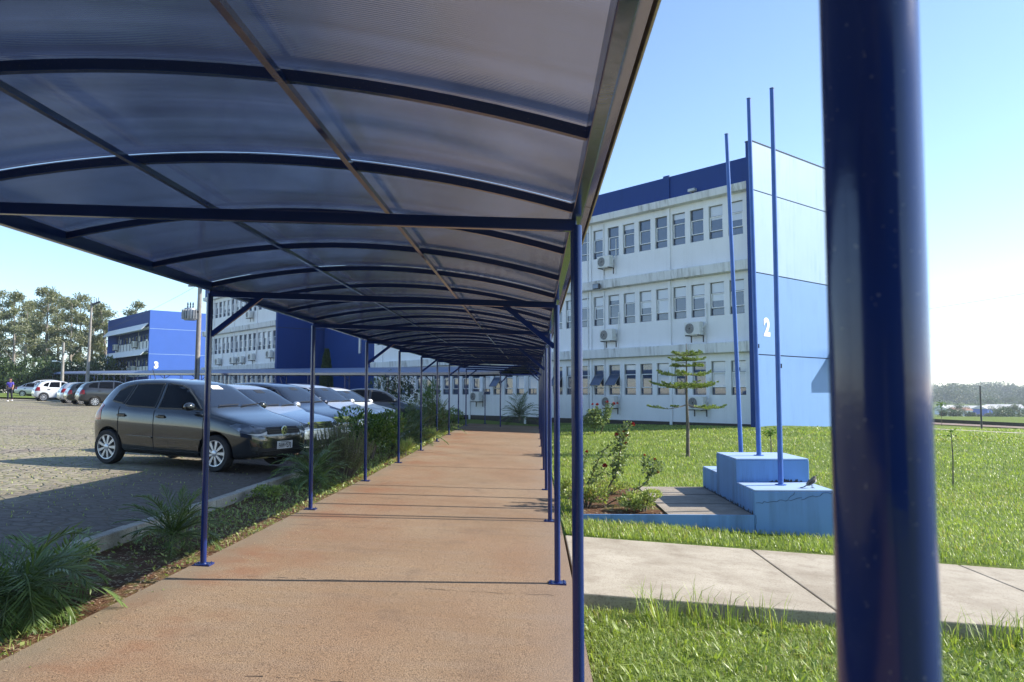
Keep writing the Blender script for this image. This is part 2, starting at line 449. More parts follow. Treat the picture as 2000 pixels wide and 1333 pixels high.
# walkway slab (cross fall to the right), gravelly right margin
w = MB(); ys = list(np.arange(-8, 14.1, 2)) + list(np.arange(16, 36.1, 2))
for y in ys:
    w.add([(-3.0, y, walk_z(-3.0, y)), (.33, y, walk_z(.33, y)), (.33, y, walk_z(.33, y) - .2), (-3.0, y, walk_z(-3.0, y) - .2)], [])
for i in range(len(ys) - 1):
    for k in range(4):
        a = i * 4 + k; b = i * 4 + (k + 1) % 4
        w.f.append((a, b, b + 4, a + 4)); w.m.append(0)
w.f += [(3, 2, 1, 0), tuple(4 * (len(ys) - 1) + k for k in range(4))]; w.m += [0, 0]
wk = tag(w.build('walkway', M['walk']), kind='structure')
jr = random.Random(5); jm = MB()
for y0, x0, x1 in ((6.62, -2.6, -1.4), (6.5, -.9, .15), (9.1, -2.9, .2), (11.6, -2.4, -.2), (4.4, -1.6, .1), (14.6, -2.9, .2), (18.4, -2.9, .2)):
    x = x0; y = y0
    while x < x1:
        nx, ny = x + jr.uniform(.03, .09), y0 + jr.uniform(-.018, .018) + .02 * math.sin(x * 3)
        if jr.random() < .78:
            q = jr.uniform(.0012, .004); za, zb = float(walk_z(x, y)) + .0025, float(walk_z(nx, ny)) + .0025
            jm.add([(x, y - q, za), (nx, ny - q, zb), (nx, ny + q, zb), (x, y + q, za)], [(0, 1, 2, 3)])
        x, y = nx, ny
jm.build('crack', M['black_gap'], wk)
# concrete path crossing the lawn, cast in bays with open joints
def path_top(X): return -.148 - .069 * (X - .33)
w = MB(); xs = [.345, 2.50, 4.86, 7.2, 9.55, 11.9, 14.2]
for a, b in zip(xs[:-1], xs[1:]):
    a += .008; b -= .008
    vs = []
    for x in (a, b):
        for y, dz in ((6.65, 0), (9.30, 0), (9.30, -.22), (6.65, -.22)):
            vs.append((x, y, path_top(x) + dz))
    w.add(vs, [(0, 1, 5, 4), (1, 2, 6, 5), (2, 3, 7, 6), (3, 0, 4, 7), (3, 2, 1, 0), (4, 5, 6, 7)])
tag(w.build('path', M['path'], bevel=.012), kind='structure')
# far path and dirt road at the back of the lawn
def strip(name, pts, width, mat, dz=.02):
    b = MB(); n = len(pts)
    for (x, y) in pts:
        b.v += [(x, y - width / 2, float(ground_z(x, y - width / 2)) + dz), (x, y + width / 2, float(ground_z(x, y + width / 2)) + dz)]
    for i in range(n - 1):
        b.f.append((2 * i, 2 * i + 2, 2 * i + 3, 2 * i + 1)); b.m.append(0)
    return tag(b.build(name, mat), kind='structure')
strip('path', [(x, 38 - .15 * (x - 20)) for x in np.arange(10, 60, 2.5)], 1.6, M['path'], .06)
M['dirt'] = simple('dirt_road', (.21, .15, .11), .95, .25, 2, .3, obj=False)
strip('road', [(x, 58 - .14 * (x - 20)) for x in np.arange(16, 120, 3)], 9, M['dirt'], .05)

# kerb stones along the lot
k = MB(); y = -6.0; i = 0
while y < 33:
    L = 1.0; j = random.uniform(-.012, .012)
    k.box((-4.19 + j, y + .006, -.12), (-4.055 + j, y + L - .006, .155 + float(ramp(y)) + random.uniform(-.012, .012)))
    y += L
tag(k.build('kerb', M['kerb'], bevel=.012), 'long pale concrete kerb between the planted bed and the car park', 'kerb')

# ------------------------------------------------------------------ covered walkways
def canopy(root, ys, xl, xr, zl, zr, gl, gr, ribs_per_bay, brace_every, rise=.20, fascia=.08, roof='poly'):
    """frames at local y = ys; zl/zr eave heights, gl/gr ground heights as functions of y"""
    E = M['enamel']; n = 14
    y0, y1 = ys[0], ys[-1]
    post_me = {}
    for i, y in enumerate(ys):
        for x, zt, zg in ((xl, zl(y), gl(y)), (xr, zr(y), gr(y))):
            b = MB(); b.tube([(x, y, zg), (x, y, zt - .0)], .0265, 24)
            p = b.build('post', E, root, smooth=True)
            b = MB(); b.box((x - .075, y - .06, zg - .01), (x + .075, y + .06, zg + .012))
            for bx_, by_ in ((-.055, -.042), (.055, -.042), (-.055, .042), (.055, .042)): b.lathe([(.008, .012), (.008, .017), (.004, .018), (.004, .022), (0, .023)], 6, Matrix.Translation((x + bx_, y + by_, zg)), cap=False)
            b.lathe([(.0285, .011), (.034, .012), (.029, .020)], 16, Matrix.Translation((x, y, zg)), cap=False)
            b.build('base_plate', E, p)
        b = MB(); b.bar([(xl, y, zl(y)), (xr, y, zr(y))], .04, .055)
        b.build('beam', E, root, bevel=.004)
        if i % 2 == brace_every:
            b = MB(); b.bar([(xl + .02, y, zl(y) - .37), (xl + .50, y, zl(y) - .0)], .03, .045); b.build('brace', E, root)
            b = MB(); b.bar([(xr - .02, y, zr(y) - .37), (xr - .46, y, zr(y) - .0)], .03, .045); b.build('brace', E, root)
    def arc(y, u, dz=0):
        x = xl + (xr - xl) * u
        return Vector((x, y, zl(y) * (1 - u) + zr(y) * u + .075 + rise * (1 - (2 * u - 1) ** 2) + dz))
    for x, zf, sg in ((xl, zl, -1), (xr, zr, 1)):
        b = MB(); b.bar([(x, y, zf(y) + .065) for y in ys], .045, fascia); b.build('eave_rail', E, root, bevel=.004)
        b = MB(); b.bar([(x + sg * .055, y, zf(y) + .105) for y in ys], .04, .012); b.bar([(x + sg * .075, y, zf(y) + .085) for y in ys], .006, .05)
        b.build('edge_profile', M['rail_metal'] if roof == 'poly' else E, root)
    for i in range(len(ys) - 1):
        for k in range(ribs_per_bay):
            y = ys[i] + (ys[i + 1] - ys[i]) * k / ribs_per_bay
            if i == 0 and k == 0: y += .03
            b = MB(); b.bar([arc(y, u) for u in np.linspace(.005, .995, 21)], .028, .038); b.build('rib', E, root)
    for u in (1 / 3, 2 / 3):
        b = MB(); b.bar([arc(y, u, -.028) for y in ys], .025, .025); b.build('purlin', E, root)
    for i in range(len(ys) - 1):
        b = MB(); a0, a1 = ys[i] + .004, ys[i + 1] - .004; us = np.linspace(-.022, 1.022, 33)
        for y in np.linspace(a0, a1, 2):
            for u in us: b.v.append(tuple(arc(y, u, .030)))
        m = len(us)
        for k in range(m - 1): b.f.append((k, k + 1, m + k + 1, m + k)); b.m.append(0)
        b.build('roof_panel', M[roof], root, smooth=True)

cw = empty('covered_walkway')
tag(cw, 'long blue steel covered walkway with smoked arched roof over the red concrete path', 'covered walkway')
YS = [.45 - 3.25 * 2, .45 - 3.25, .45] + [3.62 + 3.3 * k for k in range(10)]
rr = lambda y: float(ramp(y))
canopy(cw, YS, XL, XR, lambda y: 2.395 + rr(y), lambda y: 2.28 + rr(y), lambda y: rr(y), lambda y: float(walk_z(XR, y)), 3, 0)
ang_u = math.atan2(.736, -.677)
M['sheet'] = simple('grey_roof_sheet', (.13, .17, .28), .4, .1)
cc = empty('covered_walkway', (-2.2, 36.6, 0), ang_u)
tag(cc, 'low distant covered walkway crossing behind the parked cars below the blue buildings', 'covered walkway')
# local x runs along the building fronts, so frames go along local y of a turned child frame
cc.rotation_euler.z = ang_u - math.pi / 2
def ccg(y): return max(.0, .012 * y - .05)
canopy(cc, [4.5 * k - 2.6 for k in range(21)], -1.4, 1.4, lambda y: 2.33 + .0185 * max(y, 0), lambda y: 2.33 + .0185 * max(y, 0), ccg, ccg, 2, 0, rise=.34, fascia=.14, roof='sheet')
# ------------------------------------------------------------------ buildings
UANG = ang_u
def win_mesh(wd, hg, kind):
    """frame mesh and pane meshes of one window, centred in x, sill at z=0, outer face y=0 (y+ = out)"""
    f = MB(); t = .022; d = .05
    z1, z2 = hg * .22, hg * .68
    h = wd / 2
    f.box((-h, -d, 0), (-h + t, 0, hg)); f.box((h - t, -d, 0), (h, 0, hg))
    for z in (0, hg - t): f.box((-h + t, -d + .002, z), (h - t, -.002, z + t))
    for z in (z1, z2): f.box((-h + t, -d + .004, z - t / 2), (h - t, -.004, z + t / 2))
    # lighter inner sash of the middle light
    s = MB(); q = .030
    a, b, c, e = -h + t + .002, h - t - .002, z1 + t / 2 + .002, z2 - t / 2 - .002
    s.box((a, -d + .006, c), (a + q, .012, e)); s.box((b - q, -d + .006, c), (b, .012, e))
    s.box((a + q, -d + .008, c), (b - q, .010, c + q)); s.box((a + q, -d + .008, e - q), (b - q, .010, e))
    g = MB(); y = -d + .012
    g.add([(-h + .01, y, .01), (h - .01, y, .01), (h - .01, y, hg - .01), (-h + .01, y, hg - .01)], [(0, 1, 2, 3)])
    bl = None
    if kind:
        lo = {1: z2 + .02, 2: z1 + .02, 3: hg * .45, 4: hg * .82, 5: hg * .58}[kind]
        bl = MB(); bl.add([(-h + t, y + .004, lo), (h - t, y + .004, lo), (h - t, y + .004, hg - t), (-h + t, y + .004, hg - t)], [(0, 1, 2, 3)])
    return f, s, g, bl

WIN = {}
def window(kind, wd, hg, parent, a, b, z, opened=False):
    key = (kind, round(wd, 2), round(hg, 2), opened)
    if key not in WIN:
        f, s, g, bl = win_mesh(wd, hg, kind)
        w = f.build('window', M['frame_dark'])
        s2 = s.build('sash', M['frame'], w)
        g.build('pane', M['glass'], w)
        if bl: bl.build('blind', M['blind'], w)
        if opened:
            o = MB(); h = wd / 2 - .03; z1, z2 = hg * .22, hg * .68
            L = z2 - z1; c, sn = math.cos(R(38)), math.sin(R(38))
            P = lambda x, q: (x, .02 + q * sn, z2 - q * c)
            o.bar([P(-h, 0), P(-h, L)], .025, .03); o.bar([P(h, 0), P(h, L)], .025, .03); o.bar([P(-h, L), P(h, L)], .025, .03)
            o2 = o.build('open_sash', M['frame_dark'], w)
            gg = MB(); gg.add([P(-h, .0), P(h, .0), P(h, L), P(-h, L)], [(0, 1, 2, 3)]); gg.build('open_pane', M['glass'], w)
        WIN[key] = w
        w.parent = parent
    else:
        w = copy_tree(WIN[key], parent)
    w.location = (a, b, z)
    return w

def reflection_block():
    # unseen block added behind the camera to darken reflections in glass and enamel
    root = empty('classroom_block', (-22, -13.0, -.2)); tag(root, 'unseen blue block added behind the camera to darken reflections', 'building')
    q = MB(); q.box((0, -8, -.5), (31, 0, 8.5)); q.build('wall', M['blue_wall'], root)
    for z in (1.2, 4.6):
        for k in range(14):
            q = MB(); x = 1.2 + 2.1 * k; q.box((x, .004, z), (x + 1.2, .05, z + 1.5)); q.build('window', M['glass'], root)
    q = MB(); q.box((18.5, .004, -.2), (20.9, .06, 2.3)); q.build('door', M['frame_dark'], root)
    q = MB(); q.box((-.3, -8.3, 8.5), (31.3, .3, 8.9)); q.build('coping', M['ledge'], root)
reflection_block()
def block_building(name, label, corner, z0, length, depth, floors, fin_mat, low_mat, wpat, seed, numeral=None, fin_b=.35, fin_top=None, canopy_hood=False, awn=()):
    """white ribbed concrete block with stained ledges, blue parapet and a blue end wall; local x along the front, y out of it"""
    rnd = random.Random(seed)
    root = empty(name, (corner[0], corner[1], z0), UANG)
    tag(root, label, 'building')
    P, WW, WHT = .965, .70, 1.42
    LB = [2.97, 6.32, 9.61][:floors]                # underside of each ledge
    LT = [3.43, 6.76, 9.96][:floors]
    top = LT[-1]
    core = MB(); core.box((.05, -depth, -1.0), (length, -.16, top - .02)); core.build('wall_core', M['white_wall'], root)
    # front skin: sill walls, lintels, piers
    w = MB(); piers = MB(); n = int((length - .3) / P)
    for fl in range(floors):
        b0 = (-.6 if fl == 0 else LT[fl - 1]); s0 = LB[fl] - .31 - WHT
        w.box((.02, -.16, b0), (length, .0, s0)); w.box((.02, -.16, s0 + WHT), (length, .0, LB[fl]))
        x = .02
        for i in range(n + 1):
            c = .79 + P * i - WW / 2
            if i == n: c = length
            w.box((x, -.16, s0), (min(c, length), .0, s0 + WHT)); x = c + WW
            if x > length - .05: break
    w.build('front_wall', M['white_wall'], root)
    for k in range(0, int(length / (P * 5)) + 1):
        for xo, wd in ((4.20 + P * 5 * k, .13),):
            if xo > length - .3: continue
            for fl in range(floors):
                piers = MB(); b0 = (-.5 if fl == 0 else LT[fl - 1] + .004)
                piers.box((xo - wd / 2, .002, b0), (xo + wd / 2, .07, LB[fl] - .004)); piers.build('pilaster', M['white_wall'], root)
    for fl in range(floors):
        l = MB(); l.prism([(0.0, LB[fl]), (.30, LB[fl] + .03), (.34, LT[fl] - .02), (.30, LT[fl]), (.0, LT[fl] + .02)], .02, length, 'x')
        l.build('ledge', M['ledge'], root, bevel=.01)
    pl = MB(); pl.box((.02, .001, -.9), (length, .03, .06)); pl.build('plinth', M['concrete_base'], root)
    # blue parapet with ribs
    p = MB(); p.box((.02, -depth, top - .01), (length, .12, top + 1.04)); p.build('parapet', M['blue_wall'], root)
    for xo in (4.20, 4.2 + P * 10, 4.2 + P * 20):
        if xo < length - .5:
            q = MB(); q.box((xo - .16, .122, top + .02), (xo + .16, .19, top + 1.10)); q.build('parapet_rib', M['blue_wall'], root)
    # windows
    for fl in range(floors):
        s0 = LB[fl] - .31 - WHT
        for i in range(n):
            c = .79 + P * i
            if c > length - .5: break
            kind = wpat(fl, i, rnd)
            window(kind, WW - .01, WHT - .01, root, c, -.075, s0 + .005, (fl, i) in awn)
    # window sills, dark thin line
    # end wall: panels with open joints
    ft = fin_top if fin_top else top + 1.6
    c = MB(); c.box((-.22, -depth - .1, -1.2), (.015, fin_b - .05, ft - .05)); c.build('end_wall_core', M['groove'], root)
    js = [-1.2, 2.86, 6.17, 9.53, ft]
    js = [j for j in js if j < ft - .6] + [ft]
    for i in range(len(js) - 1):
        q = MB(); q.box((-.25, -depth - .12, js[i] + (.022 if i else 0)), (.017, fin_b - .008, js[i + 1] - (.022 if i < len(js) - 2 else 0)))
        q.build('end_wall', fin_mat if i > 1 else low_mat, root)
    q = MB(); q.box((-.252, fin_b - .006, -1.1), (.02, fin_b + .02, ft + .002)); q.build('end_wall_edge', M['blue_wall'], root)
    q = MB(); q.box((-.27, -depth - .14, ft + .002), (.04, fin_b + .04, ft + .045)); q.build('coping', M['groove'], root)
    if numeral:
        t, bpos, zc, size = numeral
        # letters lie in the end wall plane, which faces local -x; text right = local -y... seen from outside
        Mx = Matrix(((0, 0, -1, -.256), (-1, 0, 0, bpos), (0, 1, 0, zc), (0, 0, 0, 1)))
        text_obj('numeral', t, size, M['white_paint'], root, Mx, .006, .045 * size, .92)
    if canopy_hood:
        h = MB(); h.box((-1.47, -9.4, 2.82), (-.255, -5.85, 3.25)); h.build('entrance_hood', M['mid_blue'], root)
        d = MB(); d.box((-.275, -8.4, -.1), (-.256, -6.9, 2.2)); d.build('door', M['frame_dark'], root)
    return root

def wp2(fl, i, rnd):
    if fl == 2: return [3, 5, 0, 4, 0, 0, 4, 0, 1, 0, 0, 5, 0, 4][i % 14]
    if fl == 1: return [1, 3, 5, 1, 2, 3, 1, 4, 5, 1, 3, 0][i % 12]
    return [2, 2, 0, 5, 2, 0, 4, 0, 0, 0, 1, 0, 3][i % 13]
b2 = block_building('classroom_block', 'nearest three storey white block with pale blue end wall numbered 2 behind the lawn', (8.9, 31.9), .2, 29.4, 14,
                    3, M['light_blue'], M['light_blue_low'], wp2, 1, ('2', -.50, 3.95, .98), fin_top=11.52, canopy_hood=True, awn={(0, 8), (0, 7), (0, 11), (0, 16)})
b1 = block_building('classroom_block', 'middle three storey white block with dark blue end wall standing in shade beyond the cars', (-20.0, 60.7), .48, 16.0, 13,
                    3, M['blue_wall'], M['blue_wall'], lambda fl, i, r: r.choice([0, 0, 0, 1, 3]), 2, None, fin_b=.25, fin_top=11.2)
# stair block between the two
sb = empty('stair_tower', (-20.0, 60.7, .48), UANG); tag(sb, 'dark blue windowless stair link between the two white blocks, behind the cypress', 'building')
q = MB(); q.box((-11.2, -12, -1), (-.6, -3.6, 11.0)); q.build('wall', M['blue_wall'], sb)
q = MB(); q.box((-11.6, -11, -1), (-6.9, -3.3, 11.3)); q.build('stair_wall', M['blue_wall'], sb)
q = MB(); q.box((-6.95, -3.297, 4.0), (-6.75, -3.2, 6.0)); q.build('downpipe', M['plastic_white'], sb)

# far block numbered 3, with sloping sun hoods
def far_block():
    root = empty('classroom_block', (-49.8, 100.0, 1.2), UANG)
    tag(root, 'far blue block numbered 3 with white sun hoods over its windows, at the tree belt', 'building')
    L, D = 19.5, 14
    q = MB(); q.box((.25, -D, -1.5), (L, -.9, 9.0)); q.build('front_wall', M['blue_wall'], root)
    q = MB(); q.box((0, -D, 9.0), (L, .15, 11.1)); q.build('parapet', M['blue_wall'], root)
    for a, b in ((-.05, .25), (L, L + .3)):
        q = MB(); q.box((a, -D - .1, -1.5), (b, .1 if a < 1 else .2, 11.12)); q.build('end_wall', M['mid_blue'], root)
    for z in (2.0, 5.4, 8.7):
        q = MB(); q.box((-.056, -D - .05, z), (-.051, .09, z + .05)); q.build('wall_joint', M['light_blue'], root)
    for z in (8.55, 5.25):
        q = MB(); q.prism([(.15, z + .85), (1.0, z - .0), (1.0, z + .06), (.2, z + .92)], .3, L - .05, 'x'); q.build('sun_hood', M['white_wall'], root)
        q = MB(); q.box((.3, -.88, z + .3), (L - .1, .14, z + .42)); q.build('hood_slab', M['white_wall'], root)
    for fl, z in enumerate((5.95, 2.6, -.6)):
        n = 12; p = (L - 1.0) / n
        for i in range(n):
            x = .8 + p * i
            q = MB(); q.box((x, -.88, z), (x + p * .66, -.62, z + 1.35)); q.build('spandrel_panel', M['white_wall'], root)
            q = MB(); q.box((x + .05, -.895, z + 1.40), (x + p * .62, -.85, z + 2.3)); q.build('window', M['glass'], root)
            if i % 3 == 1:
                q = MB(); q.box((x + p * .2, -.84, z + 1.5), (x + p * .55, -.80, z + 2.2)); q.build('blind', M['blind'], root)
    Mx = Matrix(((0, 0, -1, -.06), (-1, 0, 0, -.85), (0, 1, 0, 3.95), (0, 0, 0, 1)))
    text_obj('numeral', '3', 1.15, M['white_paint'], root, Mx, .01, .075, .95)
    return root
b3 = far_block()

# air conditioners -----------------------------------------------------------
def make_ac():
    r = empty('air_conditioner')
    b = MB(); b.box((-.40, .12, 0), (.40, .40, .56)); b.build('casing', M['plastic_white'], r, bevel=.02)
    g = MB(); Mf = Matrix.Translation((.12, .402, .28)) @ Matrix.Rotation(R(-90), 4, 'X')
    g.lathe([(.235, 0), (.235, .012), (.215, .012), (.215, .002)], 28, Mf, cap=False)
    fr = g.build('fan_guard', M['galv'], r, smooth=True)
    g = MB(); g.lathe([(.0, .001), (.214, .001)], 28, Mf, cap=False); g.build('fan_opening', M['dark_metal'], r)
    g = MB()
    for rr_ in (.06, .10, .14, .18):
        g.lathe([(rr_, .006), (rr_ + .008, .006), (rr_ + .008, .010), (rr_, .010)], 20, Mf, cap=False)
    g.build('grille', M['plastic_white'], fr)
    k = MB(); k.box((-.33, .0, -.04), (-.29, .42, -.002)); k.box((.29, .0, -.04), (.33, .42, -.002)); k.box((-.33, .0, -.30), (-.29, .03, -.04)); k.box((.29, .0, -.30), (.33, .03, -.04))
    k.build('bracket', M['dark_metal'], r)
    t = MB(); t.tube([(-.42, .25, .3), (-.50, .22, .34), (-.52, .06, .6), (-.52, .05, 1.35)], .022, 6); t.tube([(-.42, .25, .2), (-.47, .22, .15), (-.49, .06, .0), (-.47, .05, -.35)], .018, 6)
    t.build('pipe', M['plastic_white'], r, smooth=True)
    return r
AC0 = make_ac(); used_ac = [0]
def put_ac(bld, a, z, label, b=.0, s=1.0):
    o = AC0 if not used_ac[0] else copy_tree(AC0)
    used_ac[0] += 1
    m = Matrix.Translation(bld.location) @ Matrix.Rotation(UANG, 4, 'Z')
    o.location = m @ Vector((a, b, z)); o.rotation_euler.z = UANG; o.scale = (s, s, s)
    tag(o, label, 'air conditioner', 'air conditioners on the building fronts')
def pxa(x, C=(8.9, 31.9)):
    r = (x - 1044) / 1532
    return (C[0] - C[1] * r) / (.677 + .736 * r)
A = 'white air conditioner '
put_ac(b2, pxa(1190), 6.78 + .55, A + 'on the top floor of the nearest block, above the floodlight')
put_ac(b2, pxa(1194), 3.80, A + 'under middle floor windows of the nearest block, close to the walkway posts')
put_ac(b2, pxa(1361), 3.80, A + 'under the middle floor windows of the nearest block, beside the flagpoles')
put_ac(b2, pxa(1365), .62, A + 'low on the wall right behind the young conifer')
put_ac(b2, pxa(1196), .62, A + 'low on the wall behind the red rose shrub')
put_ac(b2, pxa(937), .85, A + 'low on the wall seen through the end of the walkway')
put_ac(b2, pxa(825), .80, A + 'low on the wall just above the dark saloon')
C1 = (-20., 60.7)
for x, z, lab in ((485, 7.3, 'high on the top floor of the middle block'), (527, 3.85, 'nearest the dark blue corner of the middle block'), (491, 3.75, 'second from the dark blue corner of the middle block'),
                  (470, 3.6, 'third from the dark blue corner of the middle block'), (454, 3.6, 'fourth from the dark blue corner of the middle block'), (424, 3.6, 'at the left end of the middle block')):
    put_ac(b1, pxa(x, C1), z, A + lab, .0)
C3 = (-49.8, 100.)
for x, z, lab in ((246, 6.6, 'halfway along the upper floor of the far blue block'), (208, 6.6, 'at the left end of the far blue upper floor'),
                  (244, 3.2, 'halfway along the lower floor of the far blue block'), (207, 3.2, 'at the left end of the far blue lower floor')):
    put_ac(b3, pxa(x, C3), z, A + lab, -.62, 1.5)

# floodlight and rain spout on the front of the nearest block
m2 = Matrix.Translation(b2.location) @ Matrix.Rotation(UANG, 4, 'Z')
fl = empty('floodlight', m2 @ Vector((pxa(1178), .36, 6.45)), UANG); tag(fl, 'small grey floodlight fixed on the ledge under the top air conditioner', 'floodlight')
q = MB(); q.box((-.20, 0.02, -.13), (.20, .16, .13)); q.build('housing', M['dark_metal'], fl, bevel=.02)
q = MB(); q.box((-.17, .162, -.10), (.17, .168, .10)); q.build('lens', M['glass'], fl)
q = MB(); q.box((-.03, -.04, -.03), (.03, .02, .03)); q.build('bracket', M['dark_metal'], fl)
fl = empty('floodlight', m2 @ Vector((pxa(1362), .30, 9.98)), UANG); tag(fl, 'small pale floodlight lying on the top ledge below the blue parapet', 'floodlight')
q = MB(); q.box((-.26, -.05, .03), (.10, .16, .16)); q.build('housing', M['galv'], fl, bevel=.02)
q = MB(); q.box((-.10, -.02, -.02), (-.04, .05, .03)); q.build('bracket', M['dark_metal'], fl)
for x, z0_, z1_ in ((1181, .0, 9.5), (1150, .2, 9.5)):
    q = MB(); a = pxa(x)
    for (za, zb) in ((.0, 2.95), (3.45, 6.3), (6.78, 9.58)):
        q.tube([(a, .05, za), (a, .05, zb)], .028, 6)
    q.build('downpipe', M['white_wall'], b2, smooth=True)

# ------------------------------------------------------------------ flag podium
pd = empty('flag_podium', (2.85, 10.4, -.08)); tag(pd, 'stepped sky blue concrete podium carrying three flagpoles on the lawn', 'podium')
def step(y0, y1, z0, z1, x1=1.035):
    q = MB(); q.box((0, y0, z0), (x1, y1, z1 - .022)); o = q.build('step', M['podium'], pd, bevel=.012)
    q = MB(); q.box((.004, y0 + .004, z1 - .022), (x1 - .004, y1 - .004, z1)); q.build('step_top', M['podium_top'], o, bevel=.008)
step(0, .9, -.6, .33); step(.902, 2.1, -.6, .66, 1.03); step(2.102, 3.12, -.6, .35, 1.032)
# hairline cracks in the render, thin dark wavy lines lying proud of the face
cr = MB()
def crack(p0, p1, n, amp, seed, face='y', off=-.0025):
    r = random.Random(seed); pts = []
    for i in range(n + 1):
        t = i / n; x = p0[0] + (p1[0] - p0[0]) * t; z = p0[1] + (p1[1] - p0[1]) * t
        pts.append((x + r.uniform(-amp, amp), z + r.uniform(-amp, amp)))
    for (a, b), (c, d) in zip(pts[:-1], pts[1:]):
        cr.bar([(a, off, b), (c, off, d)], .004, .004, (0, 1, 0))
crack((.03, .16), (.62, .22), 16, .014, 3); crack((.62, .22), (1.02, .30), 10, .02, 4); crack((.015, .0), (.02, -.4), 8, .008, 5); crack((.45, .21), (.52, .30), 4, .01, 8)
cr.build('crack', M['groove'], pd)
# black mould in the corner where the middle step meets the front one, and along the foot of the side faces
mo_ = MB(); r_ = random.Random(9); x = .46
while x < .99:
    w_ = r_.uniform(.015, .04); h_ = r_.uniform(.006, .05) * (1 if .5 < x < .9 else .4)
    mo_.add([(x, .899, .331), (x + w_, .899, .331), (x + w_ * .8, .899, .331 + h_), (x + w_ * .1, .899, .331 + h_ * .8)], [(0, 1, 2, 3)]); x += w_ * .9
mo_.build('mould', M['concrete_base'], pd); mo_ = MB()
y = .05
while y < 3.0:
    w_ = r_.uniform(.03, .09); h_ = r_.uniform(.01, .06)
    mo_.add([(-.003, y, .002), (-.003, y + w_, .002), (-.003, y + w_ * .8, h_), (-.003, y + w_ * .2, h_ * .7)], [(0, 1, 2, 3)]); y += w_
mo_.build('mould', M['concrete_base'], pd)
# base slab with a blue rim
sl = empty('podium_slab', (0.60, 10.4, -.08)); tag(sl, 'low grey concrete slab with a blue rim beside the podium and rose bed', 'slab')
q = MB(); q.box((1.15, .03, -.3), (2.245, 3.14, .0)); q.build('slab', M['slab'], sl)
for y in (1.05, 2.1):
    q = MB(); q.box((1.15, y, .001), (2.245, y + .018, .0035)); q.build('joint', M['black_gap'], sl)
q = MB(); q.box((0, 0, -.55), (2.248, .028, .004)); q.build('rim', M['podium'], sl)
q = MB(); q.box((0, .03, -.3), (1.148, 3.1, -.02)); q.build('bed_soil', M['soil'], sl)

def flagpole(x, y, z, h, tilt, label):
    r = empty('flagpole', (x, y, z)); r.rotation_euler = (0, R(tilt), 0)
    tag(r, label, 'flagpole')
    q = MB(); q.tube([(0, 0, 0), (0, 0, h * .5), (0, 0, h)], [.036, .034, .030], 20); q.build('pole', M['pole_blue'], r, smooth=True)
    q = MB(); q.lathe([(.036, 0), (.075, .0), (.075, .010), (.037, .014)], 20, cap=False); q.build('base_ring', M['pole_blue'], r)
    q = MB(); q.lathe([(.0, h + .001), (.033, h + .001), (.033, h + .012), (.0, h + .02)], 16, cap=False); q.build('cap', M['dark_metal'], r)
    q = MB(); q.box((.034, -.012, 1.6), (.05, .012, 1.66)); q.build('cleat', M['dark_metal'], r)
flagpole(3.365, 10.94, .25, 5.55, .0, 'right hand blue flagpole on the front podium step beside the bird')
flagpole(3.33, 11.84, .58, 5.42, -.45, 'tallest looking blue flagpole on the highest podium step')
flagpole(3.36, 12.95, .27, 5.55, -1.5, 'shorter leaning blue flagpole on the rear podium step')

# ------------------------------------------------------------------ masts, wires, stakes
def lz(x, y): return float(ground_z(x, y))
def at(px, Y): return (px - 1044) / 1532 * Y
Y = 68; x = at(157, Y)
r = empty('lamp_mast', (x, Y, lot_z(x))); tag(r, 'tall tapering concrete mast with a tilted floodlight bar in front of the tree belt', 'lamp mast')
r.rotation_euler = (0, R(1.2), 0)
q = MB(); q.tube([(0, 0, -.5), (0, 0, 4), (0, 0, 8.6)], [.17, .13, .08], 12); q.build('mast', M['pole_conc'], r, smooth=True)
q = MB(); q.bar([(-.1, 0, 8.35), (.75, 0, 8.7)], .14, .16); q.build('arm', M['dark_metal'], r)
for k in range(4):
    q = MB(); q.tube([(.0 + .2 * k, 0, 8.45 + .08 * k), (.0 + .2 * k, 0, 8.85 + .08 * k)], .03, 6); q.build('pin', M['dark_metal'], r)
Y = 90; x = at(107, Y)
r = empty('utility_pole', (x, Y, lot_z(x))); tag(r, 'slim pale pole carrying a street lamp among the trees', 'utility pole')
q = MB(); q.tube([(0, 0, -.5), (0, 0, 6.2)], [.2, .13], 10); q.build('pole', M['pole_conc'], r, smooth=True)
q = MB(); q.tube([(0, 0, 3.7), (-.5, 0, 4.0), (-.85, 0, 4.0)], .05, 6); q.build('arm', M['galv'], r)
q = MB(); q.box((-1.25, -.12, 3.93), (-.75, .12, 4.10)); q.build('lamp', M['white_paint'], r, bevel=.03)
q = MB(); q.box((-.6, -.05, 5.0), (.6, .05, 5.12)); q.build('cross_arm', M['wood_grey'], r)
Y = 58; x = at(377, Y)
tp = empty('utility_pole', (x, Y, lot_z(x))); tag(tp, 'dark utility pole with a big grey transformer rising behind the hatchback', 'utility pole')
tp.rotation_euler = (0, R(.5), 0)
q = MB(); q.tube([(0, 0, -.5), (0, 0, 9.3)], [.20, .15], 12); q.build('pole', M['pole_conc'], tp, smooth=True)
q = MB(); q.tube([(.0, -.24, 0), (.0, -.22, 6.4)], .07, 8); q.build('conduit', M['dark_metal'], tp, smooth=True)
Mt = Matrix.Translation((-.62, -.15, 6.35))
q = MB(); q.lathe([(.0, 0), (.42, 0), (.45, .05), (.45, .82), (.40, .90), (0, .92)], 20, Mt, cap=False); tr_ = q.build('transformer', M['galv'], tp, smooth=True)
q = MB()
for k in range(18):
    a = 2 * math.pi * k / 18; c, s = math.cos(a), math.sin(a)
    q.box((.44, -.02, .08), (.60, .02, .78), Mt @ Matrix.Rotation(a, 4, 'Z'))
q.build('cooling_fins', M['galv'], tr_)
